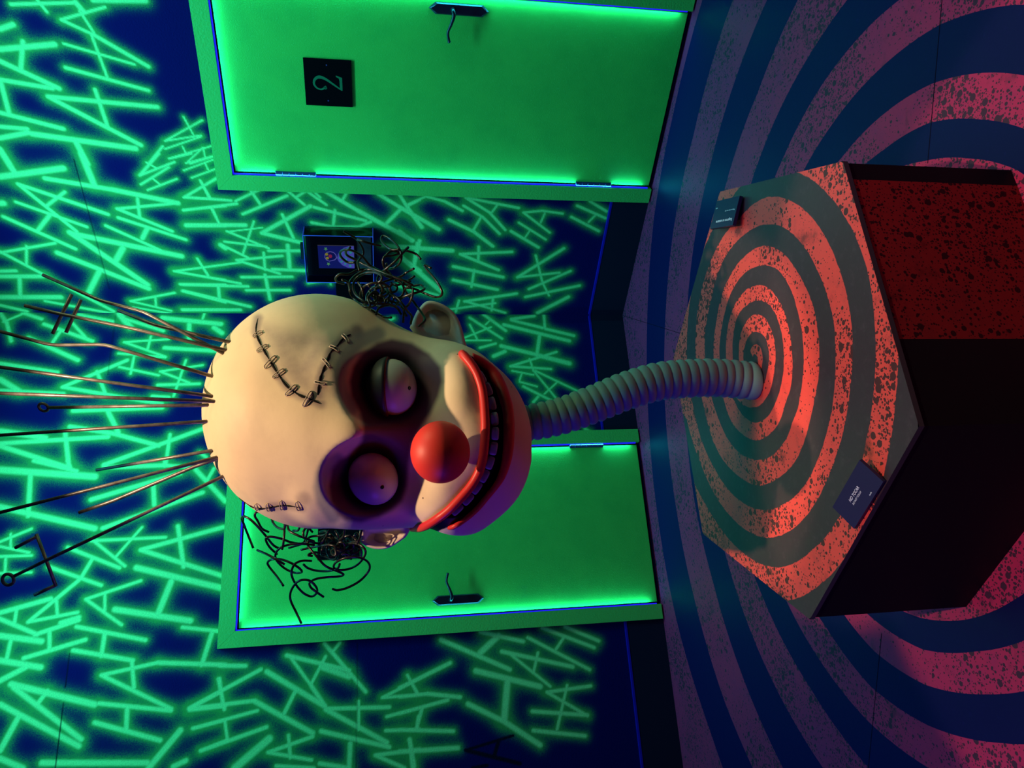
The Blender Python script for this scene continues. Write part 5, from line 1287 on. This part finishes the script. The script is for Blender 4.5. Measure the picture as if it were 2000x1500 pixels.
for x, y, r in ((.30, .64, .045), (.46, .60, .04), (.64, .63, .045), (.20, .74, .04), (.40, .76, .05), (.58, .78, .055), (.80, .74, .045), (.12, .88, .05), (.30, .90, .05), (.50, .93, .05), (.70, .90, .055), (.88, .88, .045)):
    lay(oval(x, y, r, r * .75, 12), 'spot', .0005)
lay([(.30, .30), (.34, .22), (.46, .17), (.60, .18), (.70, .24), (.74, .34), (.70, .44), (.60, .50), (.46, .52), (.36, .46)], 'outline', .0006)
lay([(.33, .30), (.37, .235), (.47, .19), (.59, .20), (.68, .255), (.71, .34), (.675, .43), (.585, .48), (.47, .495), (.385, .44)], 'face', .0008)
lay(oval(.445, .25, .06, .045), 'eye', .001); lay(oval(.61, .235, .06, .045), 'eye', .001)
lay(oval(.53, .335, .075, .05), 'red', .0012)
for cx, cy in ((.19, .27), (.84, .22)):
    lay([(cx + (.085 if i % 2 else .04) * math.cos(i * math.pi / 5), cy + (.06 if i % 2 else .028) * math.sin(i * math.pi / 5)) for i in range(10)], 'tuft', .001)
new_obj('painted_sheet', layers.v, layers.f, list(PM.values()), pic, mi=mi)
lb = MB(); lb.box(wp(W_, cs0 + .035, cz0 + .012, .062), d_ * (cs1 - cs0 - .05), Z_ * .072, n_ * .006)
lb.build('label_card', M['label'], case)
hk = MB(); hk.box(wp(W_, .375, cz1 + .001, .020), d_ * .085, Z_ * .020, n_ * .030); hk.build('hanging_bracket', M['black_metal'], case)
bx = MB(); q0 = wall_hit('R', 655, 545, .03); q1 = wall_hit('R', 712, 592, .03)
bx.bevel_plate(wp(W_, q1[0], q1[1], .001), d_ * (q0[0] - q1[0]), Z_ * (q0[1] - q1[1]), n_ * .03, .004)
bo = bx.build('wall_box', M['plaque'], loc=wp(W_, (q0[0] + q1[0]) / 2, q1[1], .001)); tag(bo, 'small black box on the wall just below the acrylic case', 'wall box')

# ================================================================== LIGHT
def area(name, loc, target, sx, sy, power, colr, spread=None):
    l = bpy.data.lights.new(name, 'AREA'); l.shape = 'RECTANGLE'; l.size, l.size_y = sx, sy; l.energy = power; l.color = colr
    if spread is not None: l.spread = spread
    o = bpy.data.objects.new(name, l); col.objects.link(o)
    o.location = Vector(loc); dv = Vector(np.asarray(target, float) - np.asarray(loc, float))
    o.rotation_euler = dv.to_track_quat('-Z', 'Y').to_euler()
    return o
UV = (.06, .70, 1.0)
# ceiling floods washing the two painted walls
for w, pw in (('R', UVR), ('L', UVL)):
    area('uv_flood', wp(w, 1.25, 3.55, 1.10), wp(w, 1.20, 1.9, 0), 1.9, .12, pw, UV, R_(130))
_m = wn.matrix_world
area('uv_flood', _m @ Vector(wp('R', 1.25, 3.4, 1.1)), _m @ Vector(wp('R', 1.2, 1.7, 0)), 1.9, .12, UVN, UV, R_(130))
# warm theatre spot over the head
spl = bpy.data.lights.new('warm_spot', 'SPOT'); spl.energy = SPOT; spl.color = (1.0, .68, .42); spl.spot_size = R_(21); spl.spot_blend = .3; spl.shadow_soft_size = .03
spo = bpy.data.objects.new('warm_spot', spl); col.objects.link(spo)
SL = HC + np.array(SPOT_OFF)
spo.location = Vector(SL); spo.rotation_euler = Vector(np.array(SPOT_AIM) - SL).to_track_quat('-Z', 'Y').to_euler()
sp2 = bpy.data.lights.new('lid_spot', 'SPOT'); sp2.energy = LIDSPOT; sp2.color = (1.0, .72, .50); sp2.spot_size = R_(36); sp2.spot_blend = .12; sp2.shadow_soft_size = .03
so2 = bpy.data.objects.new('lid_spot', sp2); col.objects.link(so2)
so2.location = (.25, -4.0, 3.4); so2.rotation_euler = (Vector((.10, -3.50, .42)) - so2.location).to_track_quat('-Z', 'Y').to_euler()
area('side_lamp', (1.45, -2.55, 2.7), (.0, -2.40, 1.3), .5, .5, SIDEL, (.85, 1.0, .50), R_(70))
# unseen violet and magenta fills added low at either side, tinting floor and shade
area('violet_fill', (-1.45, -3.3, 1.35), (-.4, -2.4, .15), .4, .4, VIO, (.13, .03, 1.0))
area('magenta_fill', (1.75, -3.2, 1.5), (.75, -2.75, 0), .3, .3, MAG, (1.0, .10, .55), R_(75))
# UV strips inside the door frames, shining across the leaves
for w in ('R', 'L'):
    s1o, s1i, s2i, s2o = DOORS[w]; d, nn = WALLS[w]
    for s, sg in ((s1i + .007, 1), (s2i - .007, -1)):
        zc = (ZIT + .03) / 2
        o = area('frame_uv_strip', wp(w, s, zc, .0345), wp(w, s + sg, zc, -.05), .004, ZIT - .10, LED, (.03, .75, 1.0))
        zv = Vector(d * -sg + nn * .05).normalized(); yv = Vector((0, 0, 1)); xv = yv.cross(zv)
        o.rotation_euler = Matrix((xv, yv, zv)).transposed().to_euler()
    o = area('frame_uv_strip', wp(w, (s1i + s2i) / 2, ZIT - .007, .0345), wp(w, (s1i + s2i) / 2, 0, 0), s2i - s1i - .1, .004, LED * .35, (.03, .75, 1.0))
    zv = Vector(np.array([0, 0, 1.0]) + nn * .05).normalized(); xv = Vector(d); yv = zv.cross(xv)
    o.rotation_euler = Matrix((xv, yv, zv)).transposed().to_euler()
wd = bpy.data.worlds.new('world'); scene.world = wd; wd.use_nodes = True
wd.node_tree.nodes['Background'].inputs[0].default_value = (.02, .02, .06, 1); wd.node_tree.nodes['Background'].inputs[1].default_value = .05

# ================================================================== CAMERA
cd = bpy.data.cameras.new('camera'); cam = bpy.data.objects.new('camera', cd); col.objects.link(cam)
X_, Y_, Zc = -UPV, RIGHT, -FWD
cam.matrix_world = Matrix(((X_[0], Y_[0], Zc[0], CAM[0]), (X_[1], Y_[1], Zc[1], CAM[1]), (X_[2], Y_[2], Zc[2], CAM[2]), (0, 0, 0, 1)))
cd.sensor_fit = 'HORIZONTAL'; cd.sensor_width = 36; cd.lens = FPX / 2000 * 36; cd.clip_start = .05; cd.clip_end = 50
scene.camera = cam
vs = scene.view_settings
scene.display_settings.display_device = 'sRGB'
vs.view_transform = 'Standard'; vs.look = 'None'; vs.exposure = 0; vs.gamma = 1; vs.use_curve_mapping = False
scene.cycles.max_bounces = 8; scene.cycles.diffuse_bounces = 4
